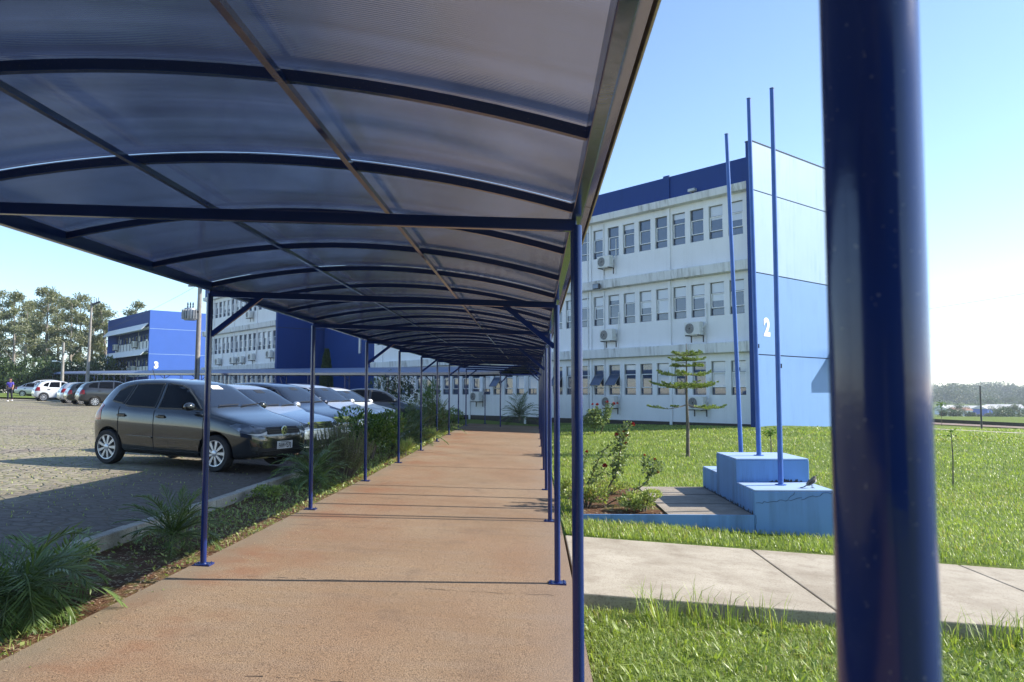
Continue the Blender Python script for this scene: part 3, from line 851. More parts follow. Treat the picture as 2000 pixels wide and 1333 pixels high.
for k in (-1, 0, 1):
    q = MB(); q.lathe([(.05, 0), (.06, .1), (.04, .2), (.06, .3), (.03, .45)], 8, Mt @ Matrix.Translation((.2 * k, 0, .9))); q.build('insulator', M['dark_metal'], tr_)
q = MB(); q.box((-.25, -.2, 6.9), (.05, .0, 7.05)); q.build('bracket', M['dark_metal'], tp)
q = MB(); q.box((-.9, -.06, 8.9), (.9, .06, 9.02)); q.build('cross_arm', M['wood_grey'], tp)

def wire(p0, p1, sag, label, rad=.012):
    pts = [Vector(p0).lerp(Vector(p1), t) - Vector((0, 0, sag * 4 * t * (1 - t))) for t in np.linspace(0, 1, 20)]
    q = MB(); q.tube(pts, rad, 5); tag(q.build('power_line', M['dark_metal'], smooth=True), label, 'power line')
wire((at(1700, 60), 60, 5.3), (at(2200, 46), 46, 6.6), .1, 'lower thin power line crossing the pale sky at the right')
wire((at(1700, 60), 60, 7.3), (at(2200, 46), 46, 8.4), .1, 'upper thin power line crossing the pale sky at the right')
wire((at(-60, 76), 76, 6.6), (at(107, 90), 90, 6.4 + 1.0), .3, 'sagging power line reaching the street lamp pole')
wire((at(107, 90), 90, 7.6), (at(377, 58), 58, 9.7), .6, 'long power line from the street lamp pole to the transformer pole', .01)

# stakes and posts on the right lawn
def stake(px, Y, h, rad, label, name='stake', tilt=0, mat='wood_grey'):
    x = at(px, Y); z = lz(x, Y)
    q = MB(); q.tube([(0, 0, -.2), (0, 0, h * .5), (0, 0, h)], [rad, rad * .95, rad * .85], 10)
    q.tube([(0, -rad * .5, h * .7), (0, -rad * 1.6, h * .72)], rad * .3, 6)
    o = q.build(name, M[mat], None, smooth=True); o.location = (x, Y, z); o.rotation_euler = (0, R(tilt), 0)
    tag(o, label, 'post' if name != 'stake' else 'stake')
stake(1986, 20.5, 1.10, .045, 'leaning grey wooden stake at the far right of the lawn', 'stake', 5)
stake(1898, 44, 2.4, .05, 'thin dark pole far across the lawn near the dirt road', 'stake', 0, 'dark_metal')
# ------------------------------------------------------------------ vegetation
def leaves(P, D, L, W, tint, fold=.0, N=None):
    """leaf blades: base points P, directions D (unit), lengths L, widths W -> 2 triangles each (a rhombus)"""
    P = np.asarray(P, float); D = np.asarray(D, float); n = len(P)
    D = D / np.linalg.norm(D, axis=1, keepdims=True)
    if N is None: N = RNG.normal(size=(n, 3))
    S = np.cross(D, N); S /= np.linalg.norm(S, axis=1, keepdims=True) + 1e-9
    L = np.broadcast_to(L, n)[:, None]; W = np.broadcast_to(W, n)[:, None]
    mid = P + D * L * .45
    V = np.stack([P, mid + S * W / 2, P + D * L, mid - S * W / 2], 1).reshape(-1, 3)
    i = np.arange(n)[:, None] * 4
    T = np.concatenate([i + [0, 1, 2], i + [0, 2, 3]])
    return V, T, np.repeat(np.broadcast_to(tint, n), 4)
def merge(parts):
    Vs = []; Ts = []; Cs = []; k = 0
    for V, T, C in parts:
        Vs.append(V); Ts.append(T + k); Cs.append(C); k += len(V)
    return np.concatenate(Vs), np.concatenate(Ts), np.concatenate(Cs)
def unit(n):
    d = RNG.normal(size=(n, 3)); return d / np.linalg.norm(d, axis=1, keepdims=True)

def blades(X, Y, zf, hmin, hmax, wd, lean=.55, tint=None):
    """curved grass blades: 5 verts, 3 triangles each"""
    n = len(X); Z = zf(X, Y) if callable(zf) else zf
    az = RNG.uniform(0, 2 * np.pi, n); h = RNG.uniform(hmin, hmax, n) ; le = RNG.uniform(.1, lean, n) * h * 1.4
    dx, dy = np.cos(az), np.sin(az); sx, sy = -dy, dx
    w = np.broadcast_to(wd, n) * RNG.uniform(.6, 1.3, n)
    B = np.stack([X, Y, Z - .01], 1); S = np.stack([sx, sy, np.zeros(n)], 1) * (w / 2)[:, None]
    m = B + np.stack([dx * le * .35, dy * le * .35, h * .62], 1)
    t = B + np.stack([dx * le, dy * le, h * (1 - .25 * le / h)], 1)
    V = np.stack([B - S, B + S, m + S * .8, m - S * .8, t], 1).reshape(-1, 3)
    i = np.arange(n)[:, None] * 5
    T = np.concatenate([i + [0, 1, 2], i + [0, 2, 3], i + [3, 2, 4]])
    if tint is None: tint = RNG.uniform(0, 1, n)
    return V, T, np.repeat(tint, 5)

def vnoise(X, Y, s, seed=0):
    """cheap smooth 2-D value noise"""
    r = np.random.default_rng(seed); G = r.uniform(0, 1, (256, 256))
    x = np.asarray(X) * s + 40; y = np.asarray(Y) * s + 40
    i = np.floor(x).astype(int); j = np.floor(y).astype(int); fx = x - i; fy = y - j
    fx = fx * fx * (3 - 2 * fx); fy = fy * fy * (3 - 2 * fy)
    g = lambda a, b: G[a % 256, b % 256]
    return (g(i, j) * (1 - fx) + g(i + 1, j) * fx) * (1 - fy) + (g(i, j + 1) * (1 - fx) + g(i + 1, j + 1) * fx) * fy

# lawn: every blade real, coarser with distance
def lawn():
    parts = []
    def zone(n, x0, x1, y0, y1, hmin, hmax, wd, lean=.6):
        # uniform in area, inside the camera-side wedge of the lawn
        X = RNG.uniform(x0, x1, n); Y = RNG.uniform(y0, y1, n)
        ok = (X < .78 * Y + 2.0) & (X > .36)
        ok &= ~((Y > 6.62) & (Y < 9.33) & (X < 14.2))
        ok &= ~((X > .58) & (X < 3.90) & (Y > 10.38) & (Y < 13.56))
        # keep off the building footprint and its dirt edge
        dx, dy = X - 8.9, Y - 31.9
        a = dx * -.677 + dy * .736; b = dx * -.736 + dy * -.677
        ok &= ~((a > -1.3) & (b < .9))
        fp = 38 - .15 * (X - 20); ok &= ~((np.abs(Y - fp) < .8) & (X > 10))
        rd = 58 - .14 * (X - 20); ok &= ~((np.abs(Y - rd) < 4.3) & (X > 14))
        X, Y = X[ok], Y[ok]
        c = vnoise(X, Y, 1.7, 1) * .6 + vnoise(X, Y, .45, 2) * .4
        keep = RNG.uniform(0, 1, len(X)) < .18 + 1.35 * c * c + .25 * c
        X, Y, c = X[keep], Y[keep], c[keep]
        h = .7 + .7 * c
        V, T, C = blades(X, Y, lawn_z, hmin, hmax, wd, lean, np.clip(RNG.normal(.54 + .8 * (c - .5), .24, len(X)), 0, .92) + (RNG.uniform(0, 1, len(X)) > .95 - .16 * (vnoise(X, Y, .9, 3) > .62)) * .5)
        parts.append((V, T, np.clip(C, 0, 1)))
    zone(190000, .36, 5.6, 1.6, 6.62, .022, .075, .006, 1.1)
    zone(7000, .36, 5.6, 1.6, 6.4, .05, .13, .009, 1.2)
    zone(9000, .36, 8, 9.33, 10.4, .05, .12, .008, .8)
    zone(3000, .36, 8.6, 6.3, 6.64, .04, .12, .008, .7)
    zone(120000, .36, 14, 9.33, 18, .04, .10, .010, .9)
    zone(140000, .36, 26, 18, 36, .045, .10, .017, .9)
    zone(100000, 8, 46, 28, 54, .06, .13, .035, .9)
    # broad-leaved weeds near the camera
    n = 900; X = RNG.uniform(.4, 5.4, n); Y = RNG.uniform(1.8, 6.5, n)
    for x, y in zip(X, Y):
        k = RNG.integers(4, 9); az = RNG.uniform(0, 6.28, k); el = RNG.uniform(.25, 1.1, k)
        D = np.stack([np.cos(az) * np.cos(el), np.sin(az) * np.cos(el), np.sin(el)], 1)
        P = np.repeat([[x, y, float(lawn_z(x, y))]], k, 0)
        parts.append(leaves(P, D, RNG.uniform(.05, .13, k), RNG.uniform(.012, .026, k), RNG.uniform(.2, .85, k), N=np.repeat([[0, 0, 1.]], k, 0) + RNG.normal(0, .2, (k, 3))))
    # seed-head tufts along the path edge
    for _ in range(26):
        x, y = RNG.uniform(.6, 5.2), RNG.uniform(6.25, 6.62); k = 22
        parts.append(blades(RNG.normal(x, .05, k), RNG.normal(y, .03, k), lawn_z, .16, .38, .007, .8))
    V, T, C = merge(parts)
    return tag(np_mesh('grass', V, T, M['grass'], tint=C), 'bright green lawn grass growing over the slope right of the walkway', 'grass', kind='stuff')
lawn()

# low weeds, clover and dry litter in the planted bed
def bed_cover():
    parts = []
    n = 9000; X = RNG.uniform(-4.0, -3.0, n); Y = RNG.uniform(2.0, 33, n) ** 1.0
    c = vnoise(X, Y, 1.3, 5) * .6 + vnoise(X, Y, .5, 6) * .4
    k = (RNG.uniform(0, 1, n) < np.clip((c - .33) * 3.2, .06, 1)); X, Y, c = X[k], Y[k], c[k]
    az = RNG.uniform(0, 6.28, len(X)); el = RNG.uniform(.1, 1.1, len(X))
    D = np.stack([np.cos(az) * np.cos(el), np.sin(az) * np.cos(el), np.sin(el)], 1)
    P = np.stack([X, Y, walk_z(X, Y) - .02 + RNG.uniform(0, .06, len(X))], 1)
    sc = 1 + np.clip((Y - 8) / 14, 0, 1)
    parts.append(leaves(P, D, RNG.uniform(.02, .055, len(X)) * sc, RNG.uniform(.012, .03, len(X)) * sc, np.clip(RNG.normal(.5, .25, len(X)), 0, .92), N=np.tile([[0, 0, 1.]], (len(X), 1)) + RNG.normal(0, .5, (len(X), 3))))
    n = 6500; X = RNG.uniform(-4.0, -2.99, n); Y = RNG.uniform(2.0, 33, n)
    c = vnoise(X, Y, 1.1, 9); k = c > .42; X, Y = X[k], Y[k]
    parts.append(blades(X, Y, lambda a, b: walk_z(a, b) - .03, .03, .12, .007, .9, np.clip(RNG.normal(.55, .25, len(X)), 0, .92)))
    # dry litter
    n = 7000; X = RNG.uniform(-3.9, -2.95, n); Y = RNG.uniform(2, 14, n)
    az = RNG.uniform(0, 6.28, n); D = np.stack([np.cos(az), np.sin(az), RNG.uniform(-.05, .25, n)], 1)
    P = np.stack([X, Y, walk_z(X, Y) - .022 + RNG.uniform(0, .015, n)], 1)
    parts.append(leaves(P, D, RNG.uniform(.015, .06, n), RNG.uniform(.004, .02, n), np.full(n, .99), N=np.tile([[0, 0, 1.]], (n, 1)) + RNG.normal(0, .2, (n, 3))))
    n = 170; X = -2.98 + RNG.gamma(1.0, .28, n); Y = RNG.uniform(2.5, 20, n); az = RNG.uniform(0, 6.28, n)
    k = X < .2; X, Y, az = X[k], Y[k], az[k]; n = len(X)
    parts.append(leaves(np.stack([X, Y, walk_z(X, Y) + .003], 1), np.stack([np.cos(az), np.sin(az), RNG.uniform(.0, .25, n)], 1), RNG.uniform(.012, .04, n), RNG.uniform(.006, .016, n), np.where(RNG.uniform(0, 1, n) < .75, .99, .3), N=np.tile([[0, 0, 1.]], (n, 1)) + RNG.normal(0, .2, (n, 3))))
    V, T, C = merge(parts)
    tag(np_mesh('ground_cover', V, T, M['leaf_cover'], tint=C), 'low weeds and dry litter covering the soil of the planted bed', 'ground cover', kind='stuff')
bed_cover()
def lot_weeds():
    n = 16000; X = -4.4 - RNG.gamma(1.6, 4.2, n); Y = RNG.uniform(5, 45, n)
    c = vnoise(X, Y, .5, 12) * .6 + vnoise(X, Y, 2.2, 13) * .4; k = (c > .52) & (X > -34) & (X < -4.35); X, Y = X[k], Y[k]
    V, T, C = blades(X, Y, lambda a, b: lot_z(a), .015, .05, .012, .9, np.clip(RNG.normal(.75, .2, len(X)), 0, 1))
    tag(np_mesh('weeds', V, T, M['leaf_cover'], tint=C), 'short yellowish weeds sprouting between the stones of the car park', 'weeds', kind='stuff')
lot_weeds()

# --- feathery palms / cycads
def frond(base, az, el, L, n, lw, ll, droop, parts, rach, tint0):
    """arched rachis with two rows of narrow leaflets"""
    p = Vector(base); d = Vector((math.cos(az) * math.cos(el), math.sin(az) * math.cos(el), math.sin(el)))
    side0 = Vector((-math.sin(az), math.cos(az), 0)); pts = [p.copy()]; ds = []
    for i in range(n):
        d = (d + Vector((0, 0, -droop / n * (1 + i / n)))).normalized(); p = p + d * (L / n); pts.append(p.copy()); ds.append(d.copy())
    rach.tube(pts[::2] if n % 2 == 0 else pts, .005 if L > .5 else .004, 4, cap=False)
    P = []; D = []; LL = []
    for i in range(2, n + 1):
        t = i / n; q = pts[i]; dd = ds[i - 1]; up = side0.cross(dd).normalized()
        for s in (-1, 1):
            v = (dd * (.55 + .5 * t) + side0 * s * (1.0 - .35 * t) + up * random.uniform(-.15, .30)).normalized()
            P.append(q); D.append(v); LL.append(ll * (math.sin(math.pi * min(1, .22 + .78 * t)) * .85 + .2) * random.uniform(.8, 1.15))
    k = len(P); 
    parts.append(leaves(np.array(P), np.array(D), np.array(LL), lw, np.clip(RNG.normal(tint0, .18, k), 0, 1), N=np.tile([[0, 0, 1.]], (k, 1)) + RNG.normal(0, .25, (k, 3))))
def palm(name, loc, nf, L, leaflets, lw, ll, droop, label, cat='palm', mat='leaf_palm', el=(.2, 1.35), tint0=.45, stem_h=.12, group=None):
    r = empty(name, loc); tag(r, label, cat, group)
    parts = []; rach = MB()
    for i in range(nf):
        az = i * 2.39996 + random.uniform(-.3, .3); e = el[0] + (el[1] - el[0]) * (i / nf) ** .8 + random.uniform(-.12, .12)
        frond((random.uniform(-.03, .03), random.uniform(-.03, .03), stem_h), az, e, L * random.uniform(.75, 1.1), leaflets, lw, ll, droop * random.uniform(.7, 1.3), parts, rach, tint0)
    V, T, C = merge(parts)
    np_mesh('fronds', V, T, M[mat], r, C)
    rach.build('stalks', M['leaf_stalk'], r)
    s = MB(); s.tube([(0, 0, -.06), (0, 0, stem_h * .6), (0, 0, stem_h + .05)], [.06, .05, .03], 8); s.build('stem', M['bark'], r, smooth=True)
    return r
M['leaf_stalk'] = simple('leaf_stalk', (.09, .13, .035), .6, .2)
bz = lambda x, y: float(walk_z(x, y)) - .03
def atb(px, Y): x = at(px, Y); return (x, Y, bz(x, Y))
palm('palm', (-3.44, 5.2, bz(-3.5, 5.2)), 44, .66, 26, .013, .26, 1.5, 'big drooping feathery palm at the left edge of the picture', el=(-.1, 1.3), stem_h=.16)
palm('palm', (-3.62, 5.85, bz(-3.6, 5.9)), 14, .50, 16, .016, .22, 1.0, 'small broad leaved palm sprouting between the big palm and the kerb', tint0=.7)
palm('palm', (-3.50, 7.65, bz(-3.5, 7.6)), 34, .58, 22, .011, .18, .95, 'upright feathery palm behind the first left post', el=(.25, 1.4))
palm('cycad', (-3.62, 12.75, bz(-3.5, 12.5)), 38, .85, 22, .014, .20, 1.1, 'spiky arching palm right behind the second left post', tint0=.55, el=(.1, 1.4))
palm('cycad', (-3.35, 12.2, bz(-3.4, 12.2)), 16, .52, 16, .016, .17, 1.6, 'small drooping palm at the foot of the second left post', tint0=.7)
palm('cycad', (-3.55, 19.7, bz(-3.5, 19.7)), 34, 1.0, 22, .018, .22, .9, 'dark arching palm just past the third left post', tint0=.3, el=(.2, 1.4))
palm('cycad', (-3.5, 22.3, bz(-3.5, 22.3)), 40, 1.2, 22, .02, .26, .9, 'largest dark palm halfway along the bed', tint0=.25, el=(.2, 1.4))
palm('cycad', (-3.45, 27.6, bz(-3.5, 28)), 34, 1.1, 20, .024, .26, .7, 'tall palm near the far end of the bed', tint0=.4, el=(.4, 1.5))
palm('palm', (at(1015, 39.0), 39.0, .24), 30, 1.35, 20, .032, .38, .8, 'round dark palm standing against the white wall at the end of the walkway', tint0=.2, el=(.05, 1.4))

# --- leafy bushes
def bush(name, loc, rx, ry, h, n, L, W, mat, label, cat='shrub', up=.35, tint=(.45, .22), stems=9, lobes=6, group=None):
    r = empty(name, loc); tag(r, label, cat, group)
    cs = np.stack([RNG.uniform(-.6, .6, lobes) * rx, RNG.uniform(-.6, .6, lobes) * ry, RNG.uniform(.35, .78, lobes) * h], 1)
    k = RNG.integers(0, lobes, n); d = unit(n); rad = RNG.uniform(.35, 1, n) ** .5
    P = cs[k] + d * (np.array([rx, ry, h * .42]) * .52 * RNG.uniform(.8, 1.15, lobes)[k][:, None]) * rad[:, None]
    P[:, 2] = np.clip(P[:, 2], .02, None)
    D = d * .8 + RNG.normal(0, .4, (n, 3)) + np.array([0, 0, up])
    V, T, C = leaves(P, D, RNG.uniform(.6, 1.25, n) * L, RNG.uniform(.7, 1.2, n) * W, np.clip(RNG.normal(*tint, n), 0, 1))
    np_mesh('foliage', V, T, M[mat], r, C)
    b = MB()
    for i in range(stems):
        c = cs[i % lobes] * np.array([.8, .8, 1.0]); b.tube([(c[0] * .12, c[1] * .12, -.05), (c[0] * .5, c[1] * .5, c[2] * .5), tuple(c)], [.016, .011, .006], 5)
    b.build('stems', M['bark'], r)
    return r
def rosemary(loc, rx, h, n, label):
    r = empty('rosemary_bush', loc); tag(r, label, 'shrub')
    parts = []; b = MB()
    for i in range(n):
        az = RNG.uniform(0, 6.28); q = RNG.uniform(0, 1) ** .6; tip = np.array([math.cos(az) * rx * q, math.sin(az) * rx * q * .9, h * (1.0 - .35 * q * q) * RNG.uniform(.72, 1.08)])
        b0 = np.array([tip[0] * .35, tip[1] * .35, .02]); ts = np.linspace(.25, 1, 30)[:, None]
        mid = b0 * (1 - ts) + tip * ts + np.array([tip[0] * .25, tip[1] * .25, 0]) * (ts * (1 - ts))
        b.tube([tuple(b0), tuple(mid[10]), tuple(tip)], .004, 4, cap=False)
        P = np.repeat(mid, 4, 0); D = unit(len(P)) * .8 + (tip - b0) / np.linalg.norm(tip - b0) * .9
        parts.append(leaves(P, D, RNG.uniform(.025, .05, len(P)), .006, np.clip(RNG.normal(.5, .25, len(P)), 0, 1)))
    V, T, C = merge(parts); np_mesh('foliage', V, T, M['leaf_rosemary'], r, C); b.build('stems', M['bark'], r)
rosemary((-3.5, 14.1, bz(-3.5, 14)), .62, .98, 190, 'grey green needle leaved bush between the second and third left posts')
bush('shrub', (-3.62, 17.2, bz(-3.6, 17)), .78, 1.0, 1.22, 3800, .085, .040, 'leaf_bush', 'glossy broad leaved dark green shrub around the third left post', up=.5, tint=(.4, .28), lobes=9)
bush('shrub', (-3.5, 24.9, bz(-3.5, 24.9)), .6, .9, 1.35, 2400, .09, .03, 'leaf_dark', 'dark fine leaved shrub beyond the largest palm in the bed', tint=(.5, .25))
bush('shrub', (-3.45, 26.2, bz(-3.5, 26.2)), .34, .34, 2.0, 1500, .12, .02, 'leaf_bush', 'narrow upright shrub rising above the others near the bed end', up=1.2, tint=(.35, .2), lobes=8)
bush('shrub', (-3.3, 30.6, bz(-3.5, 30.6)), .55, .8, .95, 1600, .09, .035, 'leaf_bush', 'low light green shrub at the far end of the bed', tint=(.6, .2))
for px, Y, h, w, lab in ((515, 11.0, .22, .3, 'low weed clump against the kerb before the second left post'),
                        (140, 6.3, .30, .25, 'leafy weed clump leaning on the kerb behind the big palm')):
    x = -3.72; bush('weed_clump', (x, Y, bz(x, Y)), w * .7, w * 1.5, h, 900, .045, .022, 'leaf_cover', lab, 'weed', tint=(.3, .18), stems=4)
bush('grass_tuft', (-3.12, 18.9, bz(-3.1, 18.9)), .22, .35, .32, 500, .16, .02, 'leaf_cover', 'pale striped grassy clump at the foot of the fourth left post', 'plant', up=1, tint=(.8, .1), stems=3)
bush('grass_tuft', (-3.1, 23.1, bz(-3.1, 23)), .25, .4, .38, 500, .2, .025, 'leaf_cover', 'pale grassy clump at the walkway edge below the largest palm', 'plant', up=1, tint=(.8, .1), stems=3)
bush('shrub', (at(768, 41), 41, .35), 1.3, 1.1, 2.5, 1500, .16, .06, 'leaf_dark', 'loose thin leaved shrub rising behind the last parked cars', tint=(.5, .3), lobes=7)

# cypress in front of the blue wall
r = empty('cypress', (at(635, 58), 58, .5)); tag(r, 'slim dark cypress standing before the dark blue stair link', 'tree')
n = 3200; t = RNG.uniform(0, 1, n); az = RNG.uniform(0, 6.28, n); rad = .62 * np.clip(1.02 - t, 0, 1) ** .6 * RNG.uniform(.5, 1, n)
P = np.stack([np.cos(az) * rad, np.sin(az) * rad, .2 + t * 4.0], 1); D = np.stack([np.cos(az) * .5, np.sin(az) * .5, np.full(n, 1.0)], 1)
V, T, C = leaves(P, D, .22, .07, np.clip(RNG.normal(.3, .2, n), 0, 1)); np_mesh('crown', V, T, M['leaf_dark'], r, C)
q = MB(); q.tube([(0, 0, -.2), (0, 0, 3.6)], [.09, .03], 8); q.build('trunk', M['bark'], r)

# --- young araucaria-like conifer with flat tiers
x = at(1339, 21.0); tr = empty('conifer', (x, 21.0, lz(x, 21.0))); tag(tr, 'young conifer with flat tiered branches and a bare thin trunk on the lawn', 'tree')
q = MB(); q.tube([(0, 0, -.1), (.01, 0, .7), (-.01, 0, 1.5), (.0, 0, 2.3), (0, 0, 3.0)], [.055, .046, .032, .02, .008], 10); q.build('trunk', M['bark'], tr, smooth=True)
parts = []; bb = MB()
def branch(z, az, L, rise, dense, bare=.12):
    tip = np.array([math.cos(az) * L, math.sin(az) * L, z + rise]); b0 = np.array([0, 0, z])
    ts = np.linspace(0, 1, 9)[:, None]; curve = b0 * (1 - ts) + tip * ts + np.array([0, 0, -.10 * L]) * np.sin(np.pi * ts)
    bb.tube([tuple(p) for p in curve[::2]], [.012, .010, .008, .006, .004], 5, cap=False)
    d = np.array([math.cos(az), math.sin(az), 0]); s = np.array([-math.sin(az), math.cos(az), 0])
    m = int(dense * L); t = bare + (1 - bare) * RNG.uniform(0, 1, m) ** .75
    base = b0 * (1 - t)[:, None] + tip * t[:, None]; base[:, 2] += -.10 * L * np.sin(np.pi * t)
    sg = RNG.choice([-1, 1], m); W = .24 * L ** .5 * np.sin(np.pi * np.clip(t, .12, .93)) + .04
    for k in range(m):
        D = (d * .55 + s * sg[k] * .8 + np.array([0, 0, RNG.uniform(-.05, .35)])); D /= np.linalg.norm(D)
        ln = W[k] * RNG.uniform(.6, 1.1); tt = np.linspace(.1, 1, 9)[:, None]
        P = base[k] + D * ln * tt; P = np.repeat(P, 3, 0)
        parts.append(leaves(P, D + unit(len(P)) * .7 + np.array([0, 0, .3]), .05, .014, np.clip(RNG.normal(.45, .22, len(P)), 0, 1)))
for z, L, nb, ri, de in ((2.68, .44, 6, .10, 42), (2.56, .52, 6, .05, 40), (2.42, .46, 5, .02, 36), (2.19, .86, 6, .06, 30), (1.93, .92, 6, .04, 30), (1.86, .80, 5, .06, 28)):
    a0 = random.uniform(0, 6.28)
    for k in range(nb): branch(z, a0 + k * 6.283 / nb + random.uniform(-.25, .25), L * random.uniform(.75, 1.1), ri, de)
for az, L in ((3.05, 1.0), (.1, 1.0), (3.6, .45), (.5, .9), (5.6, .5)): branch(1.38, az, L, -.04, 24, .45 if az > 3 else .3)
V, T, C = merge(parts); np_mesh('crown', V, T, M['leaf_pine'], tr, C); bb.build('branches', M['bark'], tr)
print('conifer', len(T))

# --- roses
def rose_head(mb, c, s):
    """layered cupped petals"""
    c = Vector(c)
    for ring, (k, r0, h, op) in enumerate(((5, .50, .05, .9), (5, .36, .28, .6), (4, .20, .42, .3))):
        for i in range(k):
            a = 2 * math.pi * (i + .5 * ring) / k; w = 1.35 * r0 + .1
            ca, sa = math.cos(a), math.sin(a)
            def P(u, v): # u across, v up
                rr_ = r0 * (.35 + .65 * v) * (1 + op * .25 * v)
                return c + Vector((ca * rr_ - sa * u * w * (.4 + .6 * math.sin(math.pi * min(v + .15, 1) * .8)), sa * rr_ + ca * u * w * (.4 + .6 * math.sin(math.pi * min(v + .15, 1) * .8)), h + v * (.62 - .18 * op) - .2 * abs(u) * v)) * s
            g = [[P(u, v) - c * 0 for u in (-.6, -.2, .2, .6)] for v in (0, .4, .8, 1)]
            vs = [c + (p - c * s) if False else p for row in g for p in row]
            vs = [c + (Vector(p) - c * s) for p in vs]
            mb.add(vs, [(r_ * 4 + j, r_ * 4 + j + 1, r_ * 4 + 5 + j, r_ * 4 + 4 + j) for r_ in range(3) for j in range(3)])
def rose_bush(loc, stems, blooms, label, leaf_n=26, leaf_L=.05, clump=()):
    r = empty('rose_bush', loc); tag(r, label, 'rose bush')
    b = MB(); parts = []
    for pts, rad in stems:
        b.tube(pts, [rad * (1 - .55 * i / (len(pts) - 1)) for i in range(len(pts))], 6)
        A = np.array(pts, float); seg = np.linspace(.25, 1, leaf_n); 
        idx = seg * (len(A) - 1); i0 = np.minimum(idx.astype(int), len(A) - 2); f = (idx - i0)[:, None]
        P = A[i0] * (1 - f) + A[i0 + 1] * f; P = P + RNG.normal(0, .025, P.shape)
        D = unit(len(P)) + np.array([0, 0, .15]); parts.append(leaves(P, D, RNG.uniform(.7, 1.4, len(P)) * leaf_L, leaf_L * .62, np.clip(RNG.normal(.45, .28, len(P)), 0, 1)))
    for c, rad, n in clump:
        P = np.array(c) + unit(n) * np.array(rad) * (RNG.uniform(.2, 1, n) ** .5)[:, None]
        parts.append(leaves(P, unit(n) + np.array([0, 0, .2]), RNG.uniform(.7, 1.4, n) * leaf_L, leaf_L * .62, np.clip(RNG.normal(.5, .28, n), 0, 1)))
    V, T, C = merge(parts)
    b.build('stems', M['stem'], r, smooth=True); np_mesh('foliage', V, T, M['leaf_rose'], r, C)
    for c, s, mt in blooms:
        h = MB(); rose_head(h, (0, 0, 0), s); o = h.build('bloom', M[mt], r, smooth=True, angle=80); o.location = c; o.rotation_euler = (random.uniform(-.5, .5), random.uniform(-.5, .5), random.uniform(0, 6))
    return r
# pixel helper: world point at depth Y shown at pixel (px, py)
def pw(px, py, Y): return Vector(((px - 1044) / 1532 * Y, Y, 1.5 - (py - 768) / 1532 * Y))
O = pw(1183, 975, 11.7); O.z = -.13
rel = lambda px, py, Y=11.7: tuple(pw(px, py, Y) - O)
rose_bush(O, [([(0, 0, 0), rel(1185, 950), rel(1200, 925), rel(1206, 890), rel(1214, 860), rel(1222, 838), rel(1229, 826)], .012),
              ([(-.1, .1, 0), rel(1137, 952, 11.9), rel(1153, 930, 11.9), rel(1165, 900, 11.9), rel(1178, 878, 11.9), rel(1200, 860, 11.8)], .010),
              ([(-.1, .1, .02), rel(1150, 942, 11.9), rel(1165, 928, 11.9), rel(1179, 915, 11.8)], .006),
              ([(.02, 0, 0), rel(1190, 977, 11.5), rel(1225, 960, 11.4), rel(1255, 943, 11.4), rel(1264, 930, 11.4), rel(1268, 912, 11.4)], .011),
              ([(-.3, .1, 0), rel(1137, 925, 12), rel(1140, 900, 12), rel(1144, 884, 12)], .008)],
          [(rel(1234, 830), .055, 'petal'), (rel(1203, 850), .06, 'petal'), (rel(1216, 843), .045, 'petal'), (rel(1222, 851), .058, 'petal'), (rel(1219, 866), .05, 'petal'), (rel(1179, 910), .065, 'petal'),
           (rel(1144, 882, 12), .042, 'petal'), (rel(1276, 896, 11.4), .036, 'petal_orange'), (rel(1255, 888, 11.4), .034, 'petal_orange'), (rel(1281, 921, 11.4), .04, 'petal_orange')],
          'tall straggling rose bush with red blooms in the bed beside the slab', 60, .058,
          [(rel(1214, 853), (.11, .1, .17), 130), (rel(1207, 893), (.14, .12, .21), 190), (rel(1200, 918), (.12, .1, .14), 90), (rel(1165, 905, 11.9), (.07, .07, .12), 30), (rel(1268, 908, 11.4), (.19, .15, .13), 190), (rel(1222, 832), (.07, .07, .08), 40)])
for px, Y, w, h, n, tt, lab in ((1253, 10.85, .30, .30, 1500, (.72, .15), 'bushy light green leafy plant at the front corner of the rose bed'), (1145, 11.3, .32, .32, 1100, (.6, .25), 'small leafy plant at the left side of the rose bed by the post'),
                            (1190, 12.7, .55, .26, 1500, (.7, .2), 'low leafy plants along the back of the rose bed'), (1110, 12.3, .22, .3, 500, (.5, .25), 'small leafy plant between the right hand posts')):
    x = at(px, Y); bush('leafy_plant', (x, Y, -.10), w, w * .8, h, n, .05, .028, 'leaf_cover', lab, 'plant', tint=tt, stems=5)
n = 260; tx = RNG.uniform(.65, 1.7, n); ty = RNG.uniform(10.5, 13.3, n); az = RNG.uniform(0, 6.28, n)
V, T, C = leaves(np.stack([tx, ty, np.full(n, -.09)], 1), np.stack([np.cos(az), np.sin(az), RNG.uniform(0, .4, n)], 1), RNG.uniform(.03, .07, n), .035, np.full(n, .99), N=np.tile([[0, 0, 1.]], (n, 1)))
tag(np_mesh('dry_leaves', V, T, M['leaf_cover'], tint=C), 'dry fallen leaves scattered on the soil of the rose bed', 'dry leaves', kind='stuff')
